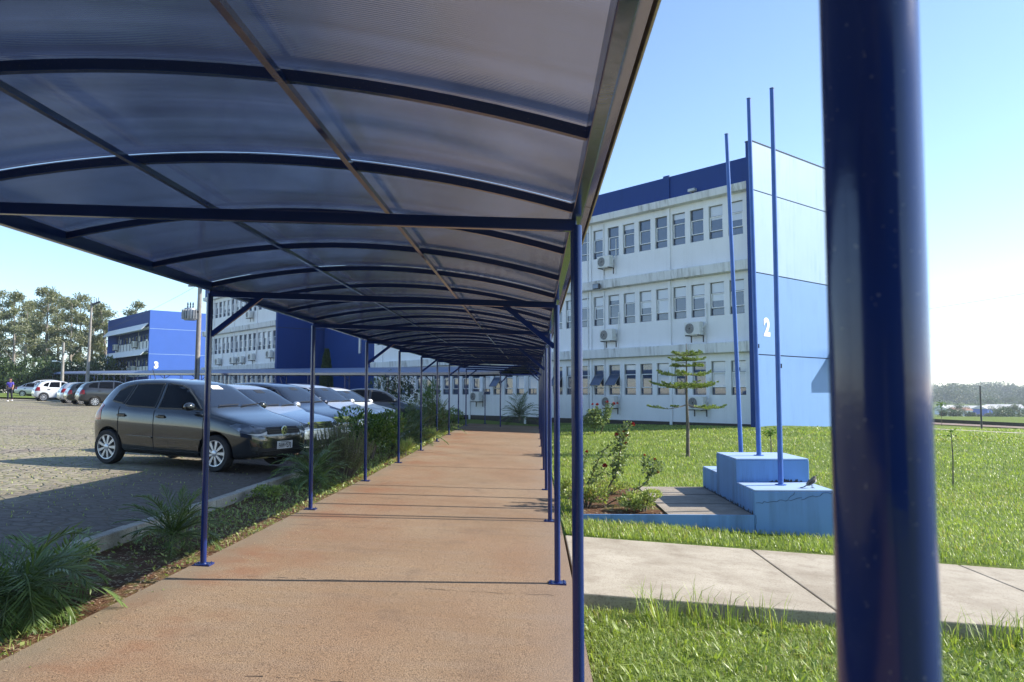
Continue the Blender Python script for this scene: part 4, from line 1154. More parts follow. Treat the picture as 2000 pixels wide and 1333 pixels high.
# red rose shrub near the building
Y = 29.2; x = at(1160, Y); z = lz(x, Y); O = Vector((x, Y, z)); rel = lambda px, py, Y_=29.2: tuple(pw(px, py, Y_) - O)
rose_bush(O, [([(0, 0, 0), rel(1158, 815), rel(1163, 798), rel(1166, 791)], .02), ([(.2, 0, 0), rel(1182, 818), rel(1186, 800), rel(1185, 786)], .02), ([(.25, 0, .1), rel(1186, 806), rel(1192, 795), rel(1198, 788)], .015)],
          [(rel(1166, 791), .10, 'petal'), (rel(1157, 790), .075, 'petal'), (rel(1185, 786), .09, 'petal'), (rel(1197, 789), .10, 'petal'), (rel(1204, 788), .07, 'petal')],
          'dense rose shrub with red blooms on the lawn near the white wall', 30, .09,
          [(rel(1158, 821), (.50, .4, .28), 1300), (rel(1160, 805), (.30, .3, .18), 350), (rel(1185, 806), (.14, .14, .36), 220)])
# saplings
def sapling(px, Y, h, n, label, leaf=.11, crown=.3):
    x = at(px, Y); r = empty('sapling', (x, Y, lz(x, Y))); tag(r, label, 'sapling')
    q = MB(); q.tube([(0, 0, -.1), (.02, 0, h * .5), (0, 0, h * .95)], [.018, .014, .008], 6); q.build('trunk', M['bark'], r)
    P = np.array([0, 0, h * .86]) + unit(n) * np.array([crown, crown, h * .16]) * RNG.uniform(.2, 1, (n, 1))
    V, T, C = leaves(P, unit(n) + np.array([0, 0, -.2]), leaf, leaf * .45, np.clip(RNG.normal(.5, .3, n), 0, 1)); np_mesh('crown', V, T, M['leaf_bush'], r, C)
sapling(1497, 19.5, .95, 60, 'tiny sapling on the lawn between the flagpoles below the numeral', .09, .16)
sapling(1840, 17.0, 1.25, 16, 'thin nearly bare sapling on the lawn right of the nearest post', .08, .10)
sapling(1823, 50, 1.6, 60, 'far sapling with dark leaves near the dirt road', .16, .4)

# --- trees
def crown_cloud(cs, rs, n, L, W, tint, D0=(0, 0, -.1)):
    k = RNG.integers(0, len(cs), n); d = unit(n)
    P = cs[k] + d * rs[k][:, None] * np.array([1, 1, .62]) * (RNG.uniform(.1, 1, n) ** .45)[:, None]
    return leaves(P, unit(n) + np.array(D0), RNG.uniform(.6, 1.3, n) * L, W, np.clip(RNG.normal(tint, .25, n) + d[:, 2] * .08, 0, 1))
def make_gum(h, seed, mat='leaf_gum', n=4300, spread=.16, lean=.05, low=.22, L=.42, W=.17, bark='bark_pale'):
    rnd = random.Random(seed); r = empty('tree')
    q = MB(); lx, ly = rnd.uniform(-lean, lean) * h, rnd.uniform(-lean, lean) * h
    tp = lambda t: Vector((lx * t * t, ly * t * t, h * .92 * t))
    q.tube([tp(0) - Vector((0, 0, .5)), tp(.25), tp(.5), tp(.75), tp(1)], [.019 * h, .015 * h, .011 * h, .007 * h, .003 * h], 8)
    cs = []; rs = []
    nb = int(13)
    for i in range(nb):
        t = low + (1 - low) * (i + .5) / nb; az = i * 2.4 + rnd.uniform(-.5, .5); ln = h * spread * (1.15 - .65 * t) * rnd.uniform(.6, 1.25)
        e = tp(t) + Vector((math.cos(az) * ln, math.sin(az) * ln, ln * rnd.uniform(.35, .9)))
        q.tube([tp(t - .04), tp(t).lerp(e, .5) + Vector((0, 0, -.1 * ln)), e], [.006 * h * (1.2 - t), .004 * h * (1.2 - t), .0015 * h], 5)
        for k in range(3):
            cs.append(tuple(e + Vector((rnd.uniform(-.3, .3), rnd.uniform(-.3, .3), rnd.uniform(-.2, .35))) * ln)); rs.append(h * rnd.uniform(.035, .085))
    cs.append(tuple(tp(1.02))); rs.append(h * .07)
    V, T, C = crown_cloud(np.array(cs), np.array(rs), n, L, W, .45)
    np_mesh('crown', V, T, M[mat], r, C); q.build('trunk', M[bark], r, smooth=True)
    return r
def scatter(protos, spots, group):
    used = set()
    for i, (px, Y, k, s, rz, label) in enumerate(spots):
        o = protos[k] if k not in used else copy_tree(protos[k]); used.add(k)
        x = at(px, Y); o.location = (x, Y, (lot_z(x) if x < 0 else lz(x, Y))); o.rotation_euler.z = rz; o.scale = (s, s, s)
        tag(o, label, 'tree', group)
gums = [make_gum(16, 11), make_gum(17, 12, n=4600, spread=.135), make_gum(15.5, 13, n=4300, spread=.19, low=.3), make_gum(15, 14, n=3400, spread=.13, lean=.1)]
T0 = 'tree in the belt behind the car park'
scatter(gums, [(72, 118, 1, 1.0, .3, 'tallest thin eucalypt of the belt, above the white hatchback'),
               (8, 112, 2, .96, 2.1, 'broad leafy eucalypt at the left edge of the picture'),
               (30, 126, 0, .98, 4.0, 'open crowned eucalypt second from the left edge'),
               (98, 122, 2, 1.05, 1.0, 'eucalypt with a drooping crown right behind the street lamp pole'),
               (122, 116, 0, .93, .4, 'rounded eucalypt between the street lamp pole and the tall mast'),
               (142, 128, 3, 1.12, 2.4, 'pale thin eucalypt just left of the tall mast'),
               (164, 120, 2, .90, 5.0, 'leafy eucalypt right behind the tall concrete mast'),
               (182, 124, 1, .83, 3.3, 'slender eucalypt between the mast and the far blue block'),
               (197, 119, 3, .95, 1.2, 'pale trunked eucalypt touching the corner of the far blue block'),
               (50, 135, 3, 1.06, .2, 'sparse eucalypt set far back between two leafy ones'),
               (-22, 116, 0, 1.0, 5.5, 'eucalypt cut by the left edge of the picture'),
               (255, 140, 2, 1.08, 2.0, 'green tree top showing over the roof of the far blue block')], 'eucalypts in the belt behind the car park')
# dark understorey shrubs below the gums
proto = bush('shrub', (0, 0, 0), 3.6, 2.4, 6.2, 2600, .5, .22, 'leaf_dark', 'x', lobes=8, stems=5, tint=(.4, .3))
us = [(-34, 103, 1.05, 'dark dense shrub under the trees cut by the left edge of the picture'), (-5, 104, 1.0, 'dark dense shrub under the trees just left of the walking person'), (22, 106, 1.05, 'dark dense shrub under the trees behind the walking person'), (50, 103, .9, 'dark shrub under the trees left of the white hatchback'),
      (82, 106, 1.05, 'dark shrub under the trees above the white hatchback'), (112, 104, .9, 'dark shrub at the foot of the street lamp pole'), (140, 107, 1.0, 'dark shrub under the trees between pole and mast'),
      (170, 106, .95, 'dark shrub under the trees right of the tall mast'), (196, 109, .9, 'dark shrub beside the corner of the far blue block')]
for i, (px, Y, s, lab) in enumerate(us):
    o = proto if i == 0 else copy_tree(proto); x = at(px, Y); o.location = (x, Y, lot_z(x) - 1.1); o.scale = (s, s, s * random.uniform(.85, 1.1)); o.rotation_euler.z = i * 1.3
    tag(o, lab, 'shrub', 'dark shrubs under the tree belt')
# verge in front of the belt
V, T = [], []
v = MB(); xs = np.linspace(-110, -38, 20)
for x in xs: v.v += [(x, 68 - .25 * (x + 38), float(lot_z(x)) + .05), (x, 104 - .1 * (x + 38), float(lot_z(x)) + .1)]
for i in range(19): v.f.append((2 * i, 2 * i + 2, 2 * i + 3, 2 * i + 1)); v.m.append(0)
tag(v.build('lawn_verge', M['lawn']), kind='structure')

# --- far right: valley with houses and rounded trees
def make_round(h, seed, mat='leaf_far'):
    rnd = random.Random(seed); r = empty('tree'); q = MB(); q.tube([(0, 0, -1), (0, 0, h * .5), (.1 * h, 0, h * .75)], [.04 * h, .03 * h, .012 * h], 7); q.build('trunk', M['bark'], r)
    cs = np.array([(rnd.uniform(-.42, .42) * h, rnd.uniform(-.42, .42) * h, h * rnd.uniform(.18, .8)) for _ in range(11)]); rs = np.array([h * rnd.uniform(.17, .30) for _ in range(11)])
    V, T, C = crown_cloud(cs, rs, 1500, .055 * h, .03 * h, .5); np_mesh('crown', V, T, M[mat], r, C); return r
rt = [make_round(9, 21), make_round(8, 22), make_round(10, 23, 'leaf_dark')]
spots = [(1850, 330, 0, .75, 0, 'broad round tree above the white sheds in the valley'), (1868, 345, 1, .7, 1, 'low round tree behind the white sheds'), (1828, 280, 2, .5, 2, 'dark bush touching the right edge of the nearest post'),
         (1925, 310, 1, .72, 3, 'dark bushy tree right of the blue house'), (1950, 290, 2, .66, 4, 'large dark bush in front of the long roof'), (1970, 280, 0, .70, 5, 'dark leafy tree near the grey stake'),
         (1992, 270, 2, .66, .5, 'dark leafy tree at the right edge of the valley'), (1888, 420, 0, .7, 1.5, 'small tree behind the thin dark pole'), (1912, 470, 2, 1.0, 2.5, 'mid distance tree above the blue house'), (1945, 480, 0, 1.0, .7, 'mid distance tree above the long roof'),
         (1980, 470, 1, 1.1, 1.9, 'mid distance tree above the grey stake'), (1832, 440, 1, .8, .3, 'mid distance tree beside the nearest post')]
scatter(rt, spots, 'trees in the valley')
hills = []
for i in range(170):
    hills.append((RNG.uniform(1500, 2300), RNG.uniform(620, 1000)))
cs = []; rs = []
for px, Y in hills:
    x = at(px, Y); cs.append((x, Y, lz(x, Y) + 1 + 7 * float(vnoise(px * .02, Y * .01, 1.0, 31)) + RNG.uniform(0, 2))); rs.append(RNG.uniform(6, 18))
V, T, C = crown_cloud(np.array(cs), np.array(rs), 150000, 1.6, 1.0, .5)
tag(np_mesh('far_woods', V, T, M['leaf_far'], tint=C), 'hazy bluish wooded hills on the far side of the valley', 'woods', kind='stuff')
cs = []; rs = []
for i in range(46):
    px = 1815 + 260 * RNG.uniform(0, 1) ** .8; Y = RNG.uniform(235, 330); x = at(px, Y); cs.append((x, Y, lz(x, Y) + RNG.uniform(.4, 2.0))); rs.append(RNG.uniform(1.4, 3.6) * (.6 + .5 * (px > 1925)))
V, T, C = crown_cloud(np.array(cs), np.array(rs), 30000, .5, .3, .35)
tag(np_mesh('undergrowth', V, T, M['leaf_dark'], tint=C), 'dark scrub covering the near side of the valley below the houses', 'scrub', kind='stuff')
def house(px, Y, w, d, h, wall, roof, label, rz=.3):
    x = at(px, Y); r = empty('house', (x, Y, lz(x, Y)), rz); tag(r, label, 'house', 'houses in the valley')
    q = MB(); q.box((-w / 2, -d / 2, -2), (w / 2, d / 2, h)); q.build('wall', wall, r)
    q = MB(); q.prism([(-d / 2 - .4, h + .02), (d / 2 + .4, h + .02), (0, h + d * .22)], -w / 2 - .4, w / 2 + .4, 'x'); q.build('roof', roof, r)
    for k in (-.28, .05, .3):
        q = MB(); q.box((w * k - .5, -d / 2 - .05, h * .35), (w * k + .5, -d / 2 - .004, h * .75)); q.build('window', M['glass'], r)
rf = simple('pale_metal_roof', (.55, .54, .52), .6, .1); rf2 = simple('clay_roof', (.34, .17, .11), .8, .2)
house(1840, 390, 12, 7, 3.0, M['white_wall'], rf, 'white long shed with pale roof at the left of the valley')
house(1858, 360, 8, 6, 2.6, M['white_wall'], rf2, 'low white house with a reddish roof in the valley', .1)
house(1876, 400, 9, 6, 2.8, M['light_blue'], rf, 'pale house beside the thin dark pole', -.2)
house(1906, 370, 8, 7, 3.1, M['mid_blue'], rf, 'blue walled house with a pale gable roof in the valley', .5)
house(1940, 400, 16, 8, 3.0, M['white_wall'], rf, 'long low building with a grey roof behind the dark bushes', -.1)
house(1850, 800, 22, 10, 9, M['white_wall'], rf, 'tall white apartment house on the far hill beside the nearest post', .1)
house(1985, 780, 30, 10, 6, M['white_wall'], rf, 'white houses row on the far hill at the right edge', .0)
house(1872, 820, 14, 9, 8, M['white_wall'], rf2, 'white house on the far hill left of the thin dark pole', .2)
# dark low retaining wall at the lawn's far edge
q = MB(); 
for x in np.arange(18, 110, 4): q.bar([(x, 64.5 - .14 * (x - 20), lz(x, 64) + .1), (x + 4, 64.5 - .14 * (x - 16), lz(x + 4, 64) + .1)], .3, .4)
tag(q.build('low_wall', M['concrete_base']), 'long dark low wall along the dirt road at the far edge of the lawn', 'wall')
# ------------------------------------------------------------------ cars
def paint(name, col, metallic=.45, rough=.28):
    t = NT(name); v = t.pos(obj=True)
    fl = t.noise(v, 900, 1); c = t.ramp(fl, [(.35, tuple(x * .82 for x in col)), (.65, tuple(min(1, x * 1.15) for x in col))])
    # road dust towards the sills
    sx = t.n('ShaderNodeSeparateXYZ'); t.l(v, sx.inputs[0])
    mr = t.n('ShaderNodeMapRange'); t.l(sx.outputs[2], mr.inputs[0])
    for k, q in ((1, .2), (2, .55), (3, .10), (4, 0)): mr.inputs[k].default_value = q
    d = t.math('MULTIPLY', mr.outputs[0], t.ramp(t.noise(v, 5, 4), [(.35, .2), (.7, 1)]))
    c = t.mix(d, c, (.20, .15, .115))
    x = t.n('ShaderNodeBsdfPrincipled', Metallic=metallic, Roughness=rough); t.l(c, x.inputs['Base Color'])
    x.inputs['Coat Weight'].default_value = 1.0; x.inputs['Coat Roughness'].default_value = .03
    t.l(t.math('ADD', rough, t.math('MULTIPLY', d, .4)), x.inputs['Roughness'])
    return t.done(x.outputs[0])
t = NT('car_glass'); M['car_glass'] = t.done(t.bsdf((.004, .005, .007), .01, None, IOR=1.45, Specular__IOR__Level=.22))
t = NT('car_windshield'); M['car_windshield'] = t.done(t.bsdf((.013, .019, .033), .015, None, IOR=1.65))
t = NT('lamp_glass'); v = t.pos(obj=True)
M['lamp_glass'] = t.done(t.bsdf(t.ramp(t.noise(v, 6, 1), [(.40, (.045, .055, .075)), (.62, (.11, .125, .15))]), .05, None, IOR=1.6, Coat__Weight=1.0))
M['lamp_inner'] = simple('lamp_reflector', (.22, .24, .29), .15, .1, Metallic=.6)
M['tail_red'] = simple('tail_lamp_red', (.30, .008, .012), .12, .3, 12)
M['tyre'] = simple('tyre_rubber', (.018, .018, .019), .75, .2, 20)
M['hubcap'] = simple('silver_hubcap', (.52, .54, .57), .30, .06, Metallic=.6)
M['chrome'] = simple('chrome', (.75, .77, .80), .08, .02, Metallic=1.0)
M['trim'] = simple('black_trim', (.022, .023, .025), .45, .1)
M['plate'] = simple('plate_grey', (.60, .61, .62), .4, .05, 30)
M['plate_ink'] = simple('plate_ink', (.03, .03, .035), .5)
M['white_thing'] = simple('paper_white', (.80, .82, .85), .5, .03)

KEYS = {
 'hatch': dict(L=3.82, wb=2.465, fo=.77, W=1.66,
   top=[(0,.60),(.03,.70),(.10,.775),(.25,.835),(.5,.90),(.80,.965),(.94,1.00),(1.02,1.04),(1.3,1.235),(1.6,1.42),(1.75,1.475),(2.0,1.515),(2.4,1.54),(2.9,1.525),(3.2,1.485),(3.38,1.43),(3.5,1.33),(3.64,1.10),(3.72,.98),(3.79,.86),(3.82,.70)],
   belt=[(0,.52),(.06,.66),(.15,.74),(.5,.825),(.95,.92),(1.5,.955),(2.5,.99),(3.3,1.03),(3.6,.98),(3.75,.84),(3.82,.62)],
   bot=[(0,.34),(.06,.26),(.3,.20),(.8,.19),(3.1,.20),(3.6,.27),(3.82,.40)],
   plan=[(0,.46),(.02,.56),(.07,.66),(.16,.74),(.32,.79),(.6,.82),(1.2,.83),(2.7,.83),(3.2,.805),(3.5,.77),(3.7,.70),(3.79,.62),(3.82,.52)],
   fw=[(1.16,1.015),(1.60,1.355),(1.75,1.41),(2.02,1.445),(2.07,1.435),(2.09,1.02)], rw=[(2.17,1.025),(2.15,1.44),(2.55,1.44),(2.76,1.425),(2.90,1.06),(2.80,1.04)], qw=[(2.95,1.08),(2.83,1.415),(2.98,1.39),(3.17,1.30),(3.26,1.12)],
   ws=(1.06, 1.43, .64, .50), rws=(1.08, 1.40, .56, .46), rear='hatch', seams=(1.02, 2.13, 2.98)),
 'sedan': dict(L=4.25, wb=2.55, fo=.80, W=1.72,
   top=[(0,.58),(.03,.68),(.10,.75),(.25,.81),(.5,.87),(.85,.93),(1.02,.965),(1.1,1.0),(1.4,1.19),(1.75,1.375),(1.95,1.43),(2.3,1.47),(2.7,1.465),(3.0,1.42),(3.25,1.33),(3.55,1.15),(3.72,1.06),(3.85,1.03),(4.12,1.0),(4.2,.93),(4.25,.72)],
   belt=[(0,.50),(.06,.64),(.15,.71),(.5,.79),(1.05,.885),(1.6,.92),(2.6,.95),(3.4,.985),(3.9,.97),(4.15,.9),(4.25,.62)],
   bot=[(0,.33),(.06,.25),(.3,.20),(.8,.19),(3.4,.20),(4.0,.27),(4.25,.40)],
   plan=[(0,.48),(.02,.58),(.07,.68),(.16,.76),(.34,.81),(.65,.85),(1.3,.86),(3.0,.86),(3.6,.835),(4.0,.77),(4.18,.68),(4.25,.56)],
   fw=[(1.28,.985),(1.75,1.305),(1.95,1.36),(2.2,1.385),(2.24,.985)], rw=[(2.32,.985),(2.28,1.39),(2.75,1.39),(3.02,1.33),(3.12,1.02)], qw=[(3.17,1.03),(3.07,1.32),(3.2,1.26),(3.40,1.11),(3.42,1.05)],
   ws=(1.02, 1.36, .66, .52), rws=(1.08, 1.34, .60, .50), rear='sedan', seams=(1.15, 2.28, 3.2)),
 'suv': dict(L=4.3, wb=2.6, fo=.82, W=1.80,
   top=[(0,.66),(.03,.80),(.10,.88),(.25,.94),(.5,.99),(.85,1.05),(1.02,1.09),(1.1,1.13),(1.4,1.35),(1.7,1.55),(1.9,1.62),(2.3,1.66),(3.0,1.65),(3.6,1.58),(3.85,1.50),(4.0,1.36),(4.12,1.12),(4.2,.98),(4.27,.86),(4.3,.72)],
   belt=[(0,.56),(.06,.74),(.15,.83),(.5,.92),(1.05,1.02),(1.6,1.05),(2.6,1.09),(3.7,1.13),(4.05,1.08),(4.22,.9),(4.3,.64)],
   bot=[(0,.42),(.06,.33),(.3,.26),(.8,.25),(3.5,.26),(4.1,.33),(4.3,.46)],
   plan=[(0,.50),(.02,.62),(.07,.72),(.16,.80),(.34,.86),(.65,.89),(1.3,.90),(3.2,.90),(3.7,.88),(4.0,.84),(4.2,.74),(4.3,.60)],
   fw=[(1.24,1.11),(1.68,1.46),(1.9,1.53),(2.25,1.56),(2.30,1.11)], rw=[(2.38,1.12),(2.34,1.56),(2.95,1.55),(3.12,1.53),(3.2,1.16)], qw=[(3.27,1.17),(3.2,1.52),(3.5,1.49),(3.72,1.38),(3.78,1.2)],
   ws=(1.16, 1.54, .70, .56), rws=(1.2, 1.5, .62, .52), rear='hatch', seams=(1.15, 2.34, 3.25)),
}
def smooth_interp(keys, xs):
    kx = np.array([k[0] for k in keys]); kz = np.array([k[1] for k in keys])
    return np.interp(xs, kx, kz)
SHELL = {}
def car_shell(kind):
    if kind in SHELL: return SHELL[kind]
    K = KEYS[kind]; L = K['L']
    s = np.unique(np.concatenate([[0, .02, .05, .09, .14, .2, .28, .38], np.linspace(.5, L - .4, 30), [L - .3, L - .2, L - .13, L - .08, L - .04, L - .015, L]]))
    top, belt, bot, pl = (smooth_interp(K[k], s) for k in ('top', 'belt', 'bot', 'plan'))
    for arr in (top, belt):                                   # soften kinks
        sm = arr.copy(); sm[2:-2] = (arr[1:-3] + 2 * arr[2:-2] + arr[3:-1]) / 4; arr[:] = sm
    ox = K['fo'] + K['wb'] / 2
    rows = []
    for i, x in enumerate(s):
        T, B, b, w = top[i], min(belt[i], top[i] - .012), bot[i], pl[i]
        g = np.clip((T - B - .06) / .34, 0, 1); g = g * g * (3 - 2 * g)
        re_y = w * (.90 - .19 * g); re_z = B + (T - B) * (.55 + .29 * g)
        hh = B - b
        half = [(0, b), (w * .70, b), (w * .93, b + .02), (w * .965, b + hh * .14), (w * .985, b + hh * .34), (w * 1.0, b + hh * .60), (w * .992, b + hh * .82), (w * .972, b + hh * .95), (w * (.945), B + .004),
                (w * (.925 - .02 * g) * (1 - g) + g * w * .905, B + (T - B) * .12), (re_y * .5 + w * .905 * .5, B * .52 + re_z * .48), (re_y, re_z), (re_y * (.93 - .02 * g), re_z + (T - re_z) * .58), (re_y * .72, T - (T - re_z) * .14), (re_y * .38, T - (T - re_z) * .02), (0, T)]
        rows.append([(ox - x, y, z) for y, z in half])
    n = len(rows[0]); V = []; F = []
    for r_ in rows:
        V += r_; V += [(x, -y, z) for x, y, z in r_[1:-1]]
    m = 2 * n - 2
    ring = list(range(n)) + list(range(m - 1, n - 1, -1))       # closed loop order
    for i in range(len(rows) - 1):
        for k in range(m):
            a, b = ring[k], ring[(k + 1) % m]
            F.append((i * m + a, i * m + b, (i + 1) * m + b, (i + 1) * m + a))
    F.append(tuple(ring[::-1])); F.append(tuple((len(rows) - 1) * m + k for k in ring))
    me = bpy.data.meshes.new('shell'); me.from_pydata(V, [], F)
    bm = bmesh.new(); bm.from_mesh(me); bmesh.ops.recalc_face_normals(bm, faces=bm.faces)
    cl = bm.edges.layers.float.new('crease_edge'); bm.verts.ensure_lookup_table(); wk_ = {7: .85, n + 6: .85, 11: .7, n + 10: .7, 3: .5, n + 2: .5}
    for e in bm.edges:
        a, b = e.verts[0].index, e.verts[1].index
        if abs(a - b) == m and a % m in wk_: e[cl] = wk_[a % m]
    bm.to_mesh(me); bm.free()
    o = link(bpy.data.objects.new('shell', me))
    sd = o.modifiers.new('s', 'SUBSURF'); sd.levels = 1; sd.render_levels = 1
    cut = []
    for cx in (K['wb'] / 2, -K['wb'] / 2):
        for sg in (1, -1):
            c = MB(); Mc = Matrix.Translation((cx, sg * (K['W'] / 2 - .22), WR + .005)) @ Matrix.Rotation(R(-90 * sg), 4, 'X')
            c.lathe([(WR + .055, 0), (WR + .055, .5)], 40, Mc); co_ = c.build('cut', M['trim']); cut.append(co_)
            bo = o.modifiers.new('b', 'BOOLEAN'); bo.operation = 'DIFFERENCE'; bo.object = co_; bo.solver = 'EXACT'
    dg = bpy.context.evaluated_depsgraph_get()
    out = bpy.data.meshes.new_from_object(o.evaluated_get(dg)); out.name = 'body'
    o.modifiers.remove(o.modifiers['b']) if False else None
    # unbroken surface for projecting panels
    for md in list(o.modifiers):
        if md.type == 'BOOLEAN': o.modifiers.remove(md)
    dg = bpy.context.evaluated_depsgraph_get(); sm = bpy.data.meshes.new_from_object(o.evaluated_get(dg))
    bm = bmesh.new(); bm.from_mesh(sm); bvh = BVHTree.FromBMesh(bm); bm.free()
    for c in cut + [o]: bpy.data.objects.remove(c)
    out.polygons.foreach_set('use_smooth', [True] * len(out.polygons)); out.set_sharp_from_angle(angle=R(38))
    SHELL[kind] = (out, bvh); return SHELL[kind]
WR = .305
def patch(bvh, poly, d, off=.004, step=.06, thick=0):
    """polygon given in the plane facing direction d (a = right of the viewer-facing plane, z up), dropped on to the body"""
    d = Vector(d).normalized(); Zv = Vector((0, 0, 1)); r = Zv.cross(d).normalized()
    pts = []
    m = len(poly)
    for i in range(m):
        a = Vector(poly[i]); b = Vector(poly[(i + 1) % m]); k = max(1, int((b - a).length / step))
        for j in range(k): pts.append(a.lerp(b, j / k))
    ne = len(pts); edges = [(i, (i + 1) % ne) for i in range(ne)]
    xs = [p.x for p in pts]; ys = [p.y for p in pts]
    inner = []
    for x in np.arange(min(xs) + step / 2, max(xs), step):
        for y in np.arange(min(ys) + step / 2, max(ys), step): inner.append(Vector((x, y)))
    res = delaunay_2d_cdt(pts + inner, edges, [], 1, 1e-5)
    V = []; ok = []
    for p in res[0]:
        o = r * p.x + Zv * p.y + d * 5
        h = bvh.ray_cast(o, -d)
        if h[0] is None: V.append(None)
        else:
            nrm = h[1] if h[1].dot(d) > 0 else -h[1]
            V.append(h[0] + nrm * off)
    mb = MB(); idx = {}
    for f in res[2]:
        if any(V[i] is None for i in f): continue
        for i in f:
            if i not in idx: idx[i] = len(mb.v); mb.v.append(tuple(V[i]))
        mb.f.append(tuple(idx[i] for i in f)); mb.m.append(0)
    return mb
def ribbon(bvh, pts, d, wd=.008, off=.003):
    """thin line lying on the body"""
    d = Vector(d).normalized(); Zv = Vector((0, 0, 1)); r = Zv.cross(d).normalized(); P = []
    for (a, b), (c, e) in zip(pts[:-1], pts[1:]):
        k = max(1, int(math.hypot(c - a, e - b) / .05))
        for j in range(k): P.append((a + (c - a) * j / k, b + (e - b) * j / k))
    P.append(pts[-1]); Q = []
    for a, b in P:
        h = bvh.ray_cast(r * a + Zv * b + d * 5, -d)
        if h[0] is not None: Q.append(h[0] + d * off)
    mb = MB()
    if len(Q) > 1: mb.bar(Q, wd, wd * .6, up=d)
    return mb
WHEEL = {}
def make_wheel(parent, loc, side, spokes=9, cap='hubcap'):
    key = cap
    if key not in WHEEL:
        t = MB(); t.lathe([(.205, -.085), (.285, -.09), (WR - .004, -.07), (WR, -.03), (WR, .03), (WR - .004, .07), (.285, .09), (.215, .085), (.205, .06)], 36, cap=False)
        tm = t.build('tyre', M['tyre'], smooth=True)
        g = MB(); g.lathe([(.222, .080), (.215, .088), (.203, .086), (.199, .048)], 36, cap=False)
        g.lathe([(.052, .05), (.052, .088), (.04, .094), (0, .095)], 20, cap=False)
        for k in range(spokes):
            a = 2 * math.pi * k / spokes; Ms = Matrix.Rotation(a, 4, 'Z')
            g.prism([(.045, -.017), (.13, -.021), (.204, -.028), (.204, .028), (.13, .021), (.045, .017)], .05, .082, 'z', Ms)
        gm = g.build('rim', M[cap], bevel=0, angle=35)
        dk = MB(); dk.lathe([(.196, .0475), (.0, .0478)], 30, cap=False); dm = dk.build('rim_gap', M['trim'])
        WHEEL[key] = [x.data for x in (tm, gm, dm)]
        for x in (tm, gm, dm): bpy.data.objects.remove(x)
    w = empty('wheel', loc, 0, parent); w.rotation_euler = (R(-90) * side, random.uniform(0, 6) * 0, random.uniform(0, 6))
    w.rotation_euler = Matrix.Rotation(R(-90) * side, 4, 'X').to_euler()
    for nme, me in zip(('tyre', 'rim', 'rim_gap'), WHEEL[key]): link(bpy.data.objects.new(nme, me), w)
    return w

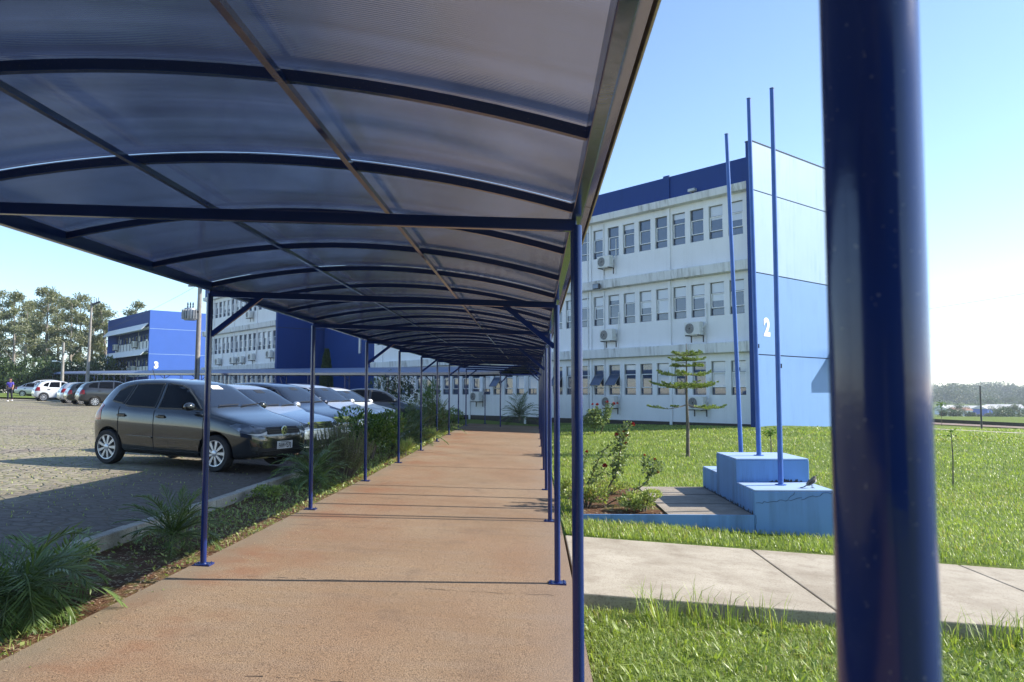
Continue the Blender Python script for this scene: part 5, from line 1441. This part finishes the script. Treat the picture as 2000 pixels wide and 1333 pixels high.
def make_car(kind, name, label, body_mat, pos, heading, scale=1.0, plate=None, emblem=None, front='vw', trim_bumper=False, group='cars in the car park', detail=True, grille_bar='chrome'):
    K = KEYS[kind]; me0, bvh = car_shell(kind); me = me0.copy(); me.materials.clear(); me.materials.append(body_mat)
    r = empty(name, pos, heading); tag(r, label, 'car', group); r.scale = (scale,) * 3
    link(bpy.data.objects.new('body', me), r)
    ox = K['fo'] + K['wb'] / 2; L = K['L']
    X = lambda s: ox - s
    # the local plane facing direction (0,±1,0): right axis r = Z x d; d=(0,-1,0) -> r=(1,0,0); d=(0,1,0) -> r=(-1,0,0)
    for sg in (-1, 1):
        d = (0, sg, 0); fx = 1 if sg < 0 else -1
        S = lambda poly: [(fx * X(a), b) for a, b in poly]
        for key in ('fw', 'rw', 'qw'):
            wo = patch(bvh, S(K[key]), d, .004).build('side_window', M['car_glass'], r, smooth=True)
            if detail: ribbon(bvh, S(K[key] + [K[key][0]]), d, .022, .004).build('window_rubber', M['trim'], wo)
        if detail:
            for s0 in K['seams']:
                zb = .30; zt = np.interp(s0, *zip(*K['belt'])) + .01
                ribbon(bvh, S([(s0, zb), (s0 + .02, zt)]), d).build('door_seam', M['black_gap'], r)
            ribbon(bvh, S([(K['seams'][0] + .05, .30), (K['seams'][2] - .35, .30)]), d).build('door_seam', M['black_gap'], r)
            ribbon(bvh, S([(K['seams'][0] + .05, .50), (K['seams'][1] - .03, .51), ]), d, .03, .011).build('side_moulding', body_mat, r)
            ribbon(bvh, S([(K['seams'][1] + .03, .51), (K['seams'][2] - .22, .52)]), d, .03, .011).build('side_moulding', body_mat, r)
        zb_ = np.interp(K['seams'][1], *zip(*K['belt']))
        for s0 in (K['seams'][1] - .14, K['seams'][2] - .06):
            h = ribbon(bvh, S([(s0 - .11, zb_ - .105), (s0 + .08, zb_ - .10)]), d, .032, .018); h.build('door_handle', body_mat if detail else M['trim'], r)
            h = patch(bvh, S([(s0 - .10, zb_ - .13), (s0 + .06, zb_ - .13), (s0 + .06, zb_ - .07), (s0 - .10, zb_ - .07)]), d, .003); h.build('handle_recess', M['black_gap'], r)
        # black lower sill
        patch(bvh, S([(K['fo'] + .42, K['bot'][3][1] + .012), (L - 1.02, K['bot'][3][1] + .012), (L - 1.02, .265), (K['fo'] + .42, .265)]), d, .004).build('sill', M['trim'], r)
        # mirror
        mx = X(K['fw'][0][0] + .10); my = sg * (K['W'] / 2 + .07); mz = K['fw'][0][1] + .05
        q = MB(); q.lathe([(0, -1), (.5, -.9), (.86, -.5), (1, 0), (.86, .5), (.5, .9), (0, 1)], 20, Matrix.Translation((mx, my, mz)) @ Matrix.Diagonal((.075, .115, .07, 1)), cap=False); q.box((mx - .03, my - sg * .17 - .05, mz - .05), (mx + .02, my - sg * .09 + .05, mz - .01))
        mo = q.build('mirror', body_mat, r, smooth=True, angle=70)
        q = MB(); q.box((mx - .079, my - .08, mz - .045), (mx - .05, my + .08, mz + .045)); q.build('mirror_glass', M['car_glass'], mo)
        for cx in (K['wb'] / 2, -K['wb'] / 2): make_wheel(r, (cx, sg * (K['W'] / 2 - .10), WR), sg)
        # headlight wraps the corner; tail light likewise
        a = R(40) * sg; d2 = (math.cos(a), math.sin(a), 0); 
        Zv = Vector((0, 0, 1)); rv = Zv.cross(Vector(d2))
        def c2(s, y): return Vector((X(s), sg * y, 0)).dot(rv)
        z0 = np.interp(.1, *zip(*K['top']))
        i0, o0 = c2(.06, .40), c2(.48, .80)
        patch(bvh, [(i0, z0 - .155), (c2(.10, .58), z0 - .175), (c2(.3, .74), z0 - .115), (o0, z0 - .005), (c2(.40, .74), z0 + .03), (c2(.16, .60), z0 + .005), (i0, z0 - .055)], d2, .005, .04).build('headlight', M['lamp_glass'], r, smooth=True)
        if detail:
            hl = r.children[-1] if False else [c for c in bpy.data.objects if c.parent == r and c.name.startswith('headlight')][-1]
            for cs_, cy_, cz_, cr_ in ((.17, .57, z0 - .088, .034), (.34, .73, z0 - .060, .028)):
                patch(bvh, [(c2(cs_, cy_) + cr_ * math.cos(q_), cz_ + cr_ * math.sin(q_)) for q_ in np.linspace(0, 6.283, 16, endpoint=False)], d2, .009, .03).build('reflector', M['lamp_inner'], hl, smooth=True)
            patch(bvh, [(i0, z0 - .150), (c2(.10, .57), z0 - .168), (c2(.24, .69), z0 - .13), (c2(.10, .52), z0 - .135), (i0, z0 - .10)], d2, .009, .03).build('indicator', M['plate'], hl, smooth=True)
        a = R(180 - 42) * sg; d3 = (math.cos(a), math.sin(a), 0); rv3 = Zv.cross(Vector(d3))
        def c3(s, y): return Vector((X(s), sg * y, 0)).dot(rv3)
        zt = np.interp(L - .1, *zip(*K['top']))
        pin, pout = c3(L - .03, .58), c3(L - .34, .79)
        patch(bvh, [(pin, zt - .22), (pout, zt - .20), (c3(L - .30, .78), zt + .06), (c3(L - .10, .66), zt + .10 if K['rear'] == 'hatch' else zt - .04), (pin, zt - .04)], d3, .005, .04).build('tail_light', M['tail_red'], r, smooth=True)
    # front: d=(1,0,0) -> right axis = Z x d = (0,1,0)
    d = (1, 0, 0); lo, hi, wb_, wt = K['ws']; hi0 = hi
    patch(bvh, [(-wb_, lo), (wb_, lo), (wb_ * .93, (lo + hi) / 2), (wt, hi), (-wt, hi), (-wb_ * .93, (lo + hi) / 2)], d, .004).build('windshield', M['car_windshield'], r, smooth=True)
    z0 = np.interp(.1, *zip(*K['top'])); 
    gw = .40
    g = patch(bvh, [(-gw, z0 - .15), (gw, z0 - .15), (gw, z0 - .035), (-gw, z0 - .035)], d, .006, .05); go = g.build('grille', M['black_gap'], r)
    for dz in ((-.075, -.11) if emblem else (-.06, -.09, -.12)):
        ribbon(bvh, [(-gw + .01, z0 + dz), (gw - .01, z0 + dz)], d, .010, .010).build('grille_bar', M[grille_bar], go)
    if not emblem: ribbon(bvh, [(-gw, z0 - .03), (gw, z0 - .03)], d, .03, .010).build('grille_bar', M['chrome'], go)
    # lower intake
    zi = .30 if kind != 'suv' else .40
    g = patch(bvh, [(-.62, zi + .02), (-.5, zi - .03), (.5, zi - .03), (.62, zi + .02), (.58, zi + .10), (-.58, zi + .10)], d, .006, .05); g.build('intake', M['black_gap'], r)
    if detail:
        for k in range(3): ribbon(bvh, [(-.5, zi - .01 + .03 * k), (.5, zi - .01 + .03 * k)], d, .006, .010).build('intake_slat', M['trim'], r)
        ribbon(bvh, [(-.66, zi - .06), (.66, zi - .06)], d, .035, .012).build('lip', body_mat, r)
        for sg in (-1, 1):
            patch(bvh, [(sg * .60, zi + .06), (sg * .68, zi + .07), (sg * .68, zi + .14), (sg * .60, zi + .13)], d, .005, .05).build('fog_trim', M['trim'], r)
        ribbon(bvh, [(-.60, z0 - .185), (.60, z0 - .185)], d, .006).build('bumper_seam', M['black_gap'], r)
        # wipers
        for y0 in (-.45, .10):
            h = bvh.ray_cast(Vector((5, y0, lo + .012)), Vector((-1, 0, 0)))[0]; h2 = bvh.ray_cast(Vector((5, y0 + .5, lo + .03)), Vector((-1, 0, 0)))[0]
            q = MB(); q.bar([h + Vector((.02, 0, .012)), h2 + Vector((.02, 0, .012))], .014, .012); q.build('wiper', M['black_gap'], r)
    # roof aerial
    q = MB(); zr = np.interp(2.0, *zip(*K['top'])); q.tube([(X(L * .78), 0, zr - .06), (X(L * .78) - .12, 0, zr + .20)], .006, 5)
    if kind == 'hatch': q.build('aerial', M['trim'], r)
    # number plates
    for fr in (1, -1):
        zz = .44 if fr > 0 else (.80 if kind != 'hatch' else .84)
        if kind == 'suv': zz += .1
        h = bvh.ray_cast(Vector((5 * fr, 0, zz)), Vector((-fr, 0, 0)))[0]
        xq = h.x + fr * .012
        q = MB(); q.box((min(xq, xq + fr * .006), -.20, zz - .065), (max(xq, xq + fr * .006), .20, zz + .065)); po = q.build('license_plate', M['plate'], r, bevel=.002)
        if plate and fr > 0:
            xt = xq + .0075
            text_obj('plate_text', plate, .118, M['plate_ink'], po, Matrix(((0, 0, 1, xt), (1, 0, 0, 0), (0, 1, 0, zz - .012), (0, 0, 0, 1))), .001, .0028, .62)
            q = MB(); q.box((xt, -.12, zz + .045), (xt + .001, .12, zz + .056)); q.build('plate_band', M['plate_ink'], po)
        elif fr > 0:
            q = MB()
            for k in range(7): q.box((xq + .0065, -.16 + .045 * k, zz - .04), (xq + .0085, -.135 + .045 * k, zz + .03))
            if False: q.build('plate_text', M['plate_ink'], po)
    # rear-view mirror card behind the top of the windscreen
    if detail:
        patch(bvh, [(-.13, hi0 - .075), (.13, hi0 - .075), (.12, hi0 - .01), (-.12, hi0 - .01)], (1, 0, 0), .0065).build('mirror_card', M['white_thing'] if emblem else M['trim'], r)
    # rear screen
    d = (-1, 0, 0); lo, hi, a_, b_ = K['rws']
    patch(bvh, [(-a_, lo), (a_, lo), (b_, hi), (-b_, hi)], d, .004).build('rear_window', M['car_glass'], r, smooth=True)
    if emblem:
        zz = z0 - .092; h = bvh.ray_cast(Vector((5, 0, zz)), Vector((-1, 0, 0)))[0]
        Me = Matrix.Translation((h.x + .012, 0, zz)) @ Matrix(((0, 0, 1, 0), (1, 0, 0, 0), (0, 1, 0, 0), (0, 0, 0, 1)))
        q = MB(); q.lathe([(.074, 0), (.080, .008), (.074, .016), (.062, .016), (.060, .006)], 30, Me, cap=False)
        def st(a, b): q.bar([Me @ Vector((*a, .010)), Me @ Vector((*b, .010))], .012, .010, up=(1, 0, 0))
        st((-.026, .054), (0, .008)); st((0, .008), (.026, .054))
        st((-.052, .022), (-.024, -.050)); st((-.024, -.050), (0, -.004)); st((0, -.004), (.024, -.050)); st((.024, -.050), (.052, .022))
        eo = q.build('emblem', M['chrome'], r, smooth=True, angle=40)
        q = MB(); q.lathe([(.058, .004), (0, .0045)], 24, Me, cap=False); q.build('emblem_back', M['trim'], eo)
    return r
th = math.atan2(-.358, .934)
P_ = {'grey': paint('paint_dark_grey', (.024, .029, .033), .3, .16), 'silver': paint('paint_silver', (.50, .53, .58), .65, .3), 'navy': paint('paint_navy', (.018, .026, .055), .4), 'white': paint('paint_white', (.74, .76, .78), 0.0, .35),
      'light': paint('paint_light_silver', (.60, .63, .67), .6, .3), 'dark': paint('paint_charcoal', (.04, .045, .052), .5), 'plum': paint('paint_dark_red', (.10, .022, .026), .4)}
def nose_at(kind, px, Y, hd, sc=1.0, x=None):
    K = KEYS[kind]; ox = (K['fo'] + K['wb'] / 2) * sc; x = at(px, Y) if x is None else x
    cx, cy = x - math.cos(hd) * ox, Y - math.sin(hd) * ox
    return (cx, cy, float(lot_z(cx)))
def level(o, hd):      # follow the fall of the car park
    o.rotation_euler = (Matrix.Rotation(.021 * math.cos(hd), 4, Vector((-math.sin(hd), math.cos(hd), 0))) @ Matrix.Rotation(hd, 4, 'Z')).to_euler()
def kerb_car(kind, px, Y, label, mat, x=None, hd=th, sc=1.0, **kw):
    o = make_car(kind, 'parked_car', label, P_[mat], nose_at(kind, px, Y, hd, sc, x), hd, sc, **kw); level(o, hd); return o
fox = kerb_car('hatch', 553, 13.42, 'dark grey hatchback parked nearest, nose to the kerb behind the first left post', 'grey', x=-4.30, plate='FAW·8370', emblem=True, grille_bar='trim')
# things seen on the inside of the windscreens are left as reflections
kerb_car('sedan', 640, 16.0, 'silver car parked right beside the dark grey hatchback', 'silver', x=-4.35)
kerb_car('hatch', 690, 18.6, 'dark navy car parked between the two silver cars', 'navy', x=-4.5, emblem=None)
kerb_car('hatch', 727, 21.1, 'light silver car parked beyond the dark navy one', 'light', x=-4.4)
kerb_car('sedan', 760, 23.8, 'white car parked fifth along the kerb, behind the glossy shrub', 'white', x=-4.35)
h6 = R(8)
kerb_car('sedan', 835, 29.6, 'dark grey saloon parked last along the kerb below the white wall', 'dark', x=-3.9, hd=h6, sc=1.0)
hv = math.atan2(.667, .745)
def far_car(kind, px, Y, label, mat, hd=hv, sc=1.0):
    x = at(px, Y); make_car(kind, 'parked_car', label, P_[mat], (x, Y, float(lot_z(x))), hd, sc, detail=False, group='cars in the car park')
far_car('hatch', 104, 62.0, 'white hatchback parked across the car park in front of the trees', 'white', sc=1.05)
far_car('hatch', 157, 56.5, 'silver hatchback with red tail lamp beside the white hatchback', 'light')
far_car('suv', 182, 53.5, 'grey tall car with red tail lamps beside the silver hatchback', 'grey', sc=.95)
far_car('suv', 212, 51.0, 'dark sport utility car seen over the rear of the nearest hatchback', 'dark')
far_car('sedan', 62, 80.0, 'silver car far off left of the white hatchback', 'silver', hd=R(10))
far_car('suv', 92, 83.0, 'white tall car far off behind the white hatchback', 'white', hd=R(15), sc=1.08)

# ------------------------------------------------------------------ person and bird
def skin_body(name, verts, edges, radii, mat, parent, lvl=2):
    me = bpy.data.meshes.new(name); me.from_pydata(verts, edges, []); o = link(bpy.data.objects.new(name, me))
    sk_ = o.modifiers.new('skin', 'SKIN'); ss = o.modifiers.new('sub', 'SUBSURF'); ss.levels = lvl; ss.render_levels = lvl
    for i, rd in enumerate(radii):
        me.skin_vertices[0].data[i].radius = (rd, rd) if not hasattr(rd, '__len__') else rd
    me.skin_vertices[0].data[0].use_root = True
    dg = bpy.context.evaluated_depsgraph_get(); out = bpy.data.meshes.new_from_object(o.evaluated_get(dg)); bpy.data.objects.remove(o)
    out.name = name; out.materials.clear(); out.materials.append(mat); out.polygons.foreach_set('use_smooth', [True] * len(out.polygons))
    return link(bpy.data.objects.new(name, out), parent)
M['skin'] = simple('skin', (.36, .20, .14), .55, .08); M['shirt'] = simple('purple_shirt', (.10, .07, .42), .85, .15, 9); M['trousers'] = simple('dark_trousers', (.018, .02, .035), .85, .2); M['shoe'] = simple('white_shoe', (.7, .7, .72), .6); M['hair'] = simple('dark_hair', (.03, .02, .015), .6, .3, 30)
x = at(2.5, 57); pr = empty('person', (x, 57, float(lot_z(x))), R(200)); tag(pr, 'person in a purple shirt and dark trousers walking at the left edge', 'person')
# pelvis root, spine, head, arms, legs (walking)
Vp = [(0,0,.93),(0,0,1.12),(0,0,1.33),(0,0,1.44),(0,.01,1.50),(0,.02,1.60),(0,.02,1.69), (.17,0,1.38),(.22,-.07,1.12),(.22,.05,.92),(.21,.09,.82), (-.17,0,1.38),(-.22,.08,1.12),(-.21,.20,.94),(-.20,.24,.85),
      (.09,0,.88),(.10,.12,.50),(.10,.04,.09),(.10,.14,.04), (-.09,0,.88),(-.10,-.02,.49),(-.10,-.22,.13),(-.10,-.12,.05)]
Ep = [(0,1),(1,2),(2,3),(3,4),(4,5),(5,6),(2,7),(7,8),(8,9),(9,10),(2,11),(11,12),(12,13),(13,14),(0,15),(15,16),(16,17),(17,18),(0,19),(19,20),(20,21),(21,22)]
Rp = [.13,.115,.14,.06,.055,.095,.07,.06,.045,.035,.035,.06,.045,.035,.035,.085,.06,.042,.04,.085,.06,.042,.04]
skin_body('body', Vp, Ep, Rp, M['skin'], pr)
sh = [(0,0,.98),(0,0,1.12),(0,0,1.33),(0,0,1.42),(.17,0,1.38),(.215,-.05,1.2),(-.17,0,1.38),(-.215,.05,1.2)]
skin_body('shirt', sh, [(0,1),(1,2),(2,3),(2,4),(4,5),(2,6),(6,7)], [.145,.128,.152,.07,.072,.062,.072,.062], M['shirt'], pr)
tv = [(0,0,.95),(.09,0,.88),(.10,.12,.50),(.10,.045,.12),(-.09,0,.88),(-.10,-.02,.49),(-.10,-.21,.16)]
skin_body('trousers', tv, [(0,1),(1,2),(2,3),(0,4),(4,5),(5,6)], [.14,.098,.072,.056,.098,.072,.056], M['trousers'], pr)
for sx__, p in ((.10, (.04, .09)), (-.10, (-.22, .13))):
    q = MB(); q.box((sx__ - .05, p[0] - .08, p[1] - .09), (sx__ + .05, p[0] + .17, p[1] + .0)); q.build('shoe', M['shoe'], pr, bevel=.03)
skin_body('hair', [(0,-.02,1.64),(0,-.01,1.70),(0,.0,1.735),(0,-.07,1.60)], [(0,1),(1,2),(0,3)], [.10,.095,.06,.06], M['hair'], pr)
for sg in (-1, 1):
    q = MB(); q.lathe([(0, -.012), (.012, 0), (0, .012)], 8, Matrix.Translation((.035 * sg, .108, 1.62)), cap=False); q.build('eye', M['hair'], pr)

M['feather'] = simple('grey_feather', (.17, .15, .125), .8, .35, 60); M['belly'] = simple('pale_breast', (.62, .58, .52), .85, .1, 40); M['beak'] = simple('dark_beak', (.03, .028, .025), .5)
bx, by = at(1575, 10.62), 10.62
bd = empty('bird', (bx, by, .25), R(12)); tag(bd, 'small grey brown bird with a long dark tail perched on the front podium step', 'bird')
bv = [(-.02,0,.075),(.015,0,.105),(.035,0,.135),(.045,0,.158),(-.055,0,.052),(-.085,0,.035)]
skin_body('body', bv, [(0,1),(1,2),(2,3),(0,4),(4,5)], [(.034,.036),(.036,.038),(.026,.026),(.022,.021),(.024,.026),(.010,.014)], M['feather'], bd)
skin_body('breast', [(.018,0,.068),(.036,0,.095),(.046,0,.125)], [(0,1),(1,2)], [(.028,.028),(.028,.026),(.016,.016)], M['belly'], bd)
q = MB(); q.tube([(.062, 0, .162), (.075, 0, .160), (.088, 0, .155)], [.007, .005, .001], 8); q.build('beak', M['beak'], bd, smooth=True)
q = MB(); q.bar([(-.07, 0, .045), (-.12, 0, .018), (-.175, 0, .006)], .026, .006); q.build('tail', M['beak'], bd, bevel=.001)
for sg in (-1, 1):
    q = MB(); q.add([(.02, .034 * sg, .115), (-.03, .040 * sg, .105), (-.085, .024 * sg, .045), (-.06, .034 * sg, .050), (-.005, .040 * sg, .062), (.02, .037 * sg, .085)], [(0, 1, 2, 3, 4, 5)]); q.build('wing', M['beak'], bd)
    q = MB(); q.tube([(0, .014 * sg, .05), (-.004, .014 * sg, .025), (.004, .014 * sg, .003)], .0035, 6)
    for a in (-.5, 0, .5, 3.1): q.tube([(.004, .014 * sg, .003), (.004 + .022 * math.cos(a), .014 * sg + .022 * math.sin(a), .002)], .0022, 5)
    q.build('leg', M['beak'], bd)
    q = MB(); q.lathe([(0, -.004), (.004, 0), (0, .004)], 8, Matrix.Translation((.056, .019 * sg, .164)), cap=False); q.build('eye', M['black_gap'], bd)
# ------------------------------------------------------------------ air
hz = MB(); hz.box((-905, -305, -14.0), (905, 1605, 45))
t = NT('haze_air'); pv = t.n('ShaderNodeVolumePrincipled', Density=.00032, Anisotropy=.3); pv.inputs['Color'].default_value = (.80, .88, 1, 1)
t.l(pv.outputs[0], t.out.inputs['Volume'])
ho = tag(hz.build('haze', t.m), 'thin pale haze in the air over the whole place', 'haze', kind='stuff')
# ------------------------------------------------------------------ light, sky, camera
EL, AZ = R(33.5), math.atan2(.986, .169)      # azimuth clockwise from +Y
sx_, sy_, sz_ = math.cos(EL) * math.sin(AZ), math.cos(EL) * math.cos(AZ), math.sin(EL)
sun = bpy.data.lights.new('sun', 'SUN'); sun.energy = 3.9; sun.angle = R(.5); sun.color = (1, .93, .82)
so = bpy.data.objects.new('sun', sun); COL.objects.link(so)
so.rotation_euler = Vector((sx_, sy_, sz_)).to_track_quat('Z', 'Y').to_euler()
wd = bpy.data.worlds.new('World'); SC.world = wd; wd.use_nodes = True
nt = wd.node_tree; bg = nt.nodes['Background']
sk = nt.nodes.new('ShaderNodeTexSky'); sk.sky_type = 'NISHITA'; sk.sun_disc = False
sk.sun_elevation = EL; sk.sun_rotation = AZ; sk.altitude = 400
sk.air_density = .9; sk.dust_density = .2; sk.ozone_density = 2.6
nt.links.new(sk.outputs[0], bg.inputs[0]); bg.inputs[1].default_value = .125
cam = bpy.data.cameras.new('camera'); co = bpy.data.objects.new('camera', cam); COL.objects.link(co)
co.location = (0, 0, 1.5)
co.rotation_euler = (R(90 + 3.83), 0, math.atan2(44, 1532))
cam.sensor_width = 36; cam.lens = 36 * 1532 / 2000; cam.clip_start = .05; cam.clip_end = 5000
cam.dof.use_dof = True; cam.dof.focus_distance = 14; cam.dof.aperture_fstop = 11.0
SC.camera = co
SC.view_settings.view_transform = 'Standard'; SC.view_settings.look = 'None'
SC.view_settings.exposure = 1.2; SC.view_settings.gamma = 1
SC.view_settings.use_curve_mapping = False
SC.cycles.use_denoising = True
SC.cycles.max_bounces = 8; SC.cycles.transparent_max_bounces = 12
SC.cycles.diffuse_bounces = 3; SC.cycles.glossy_bounces = 4; SC.cycles.transmission_bounces = 6
SC.cycles.sample_clamp_indirect = 6; SC.cycles.caustics_reflective = False; SC.cycles.caustics_refractive = False
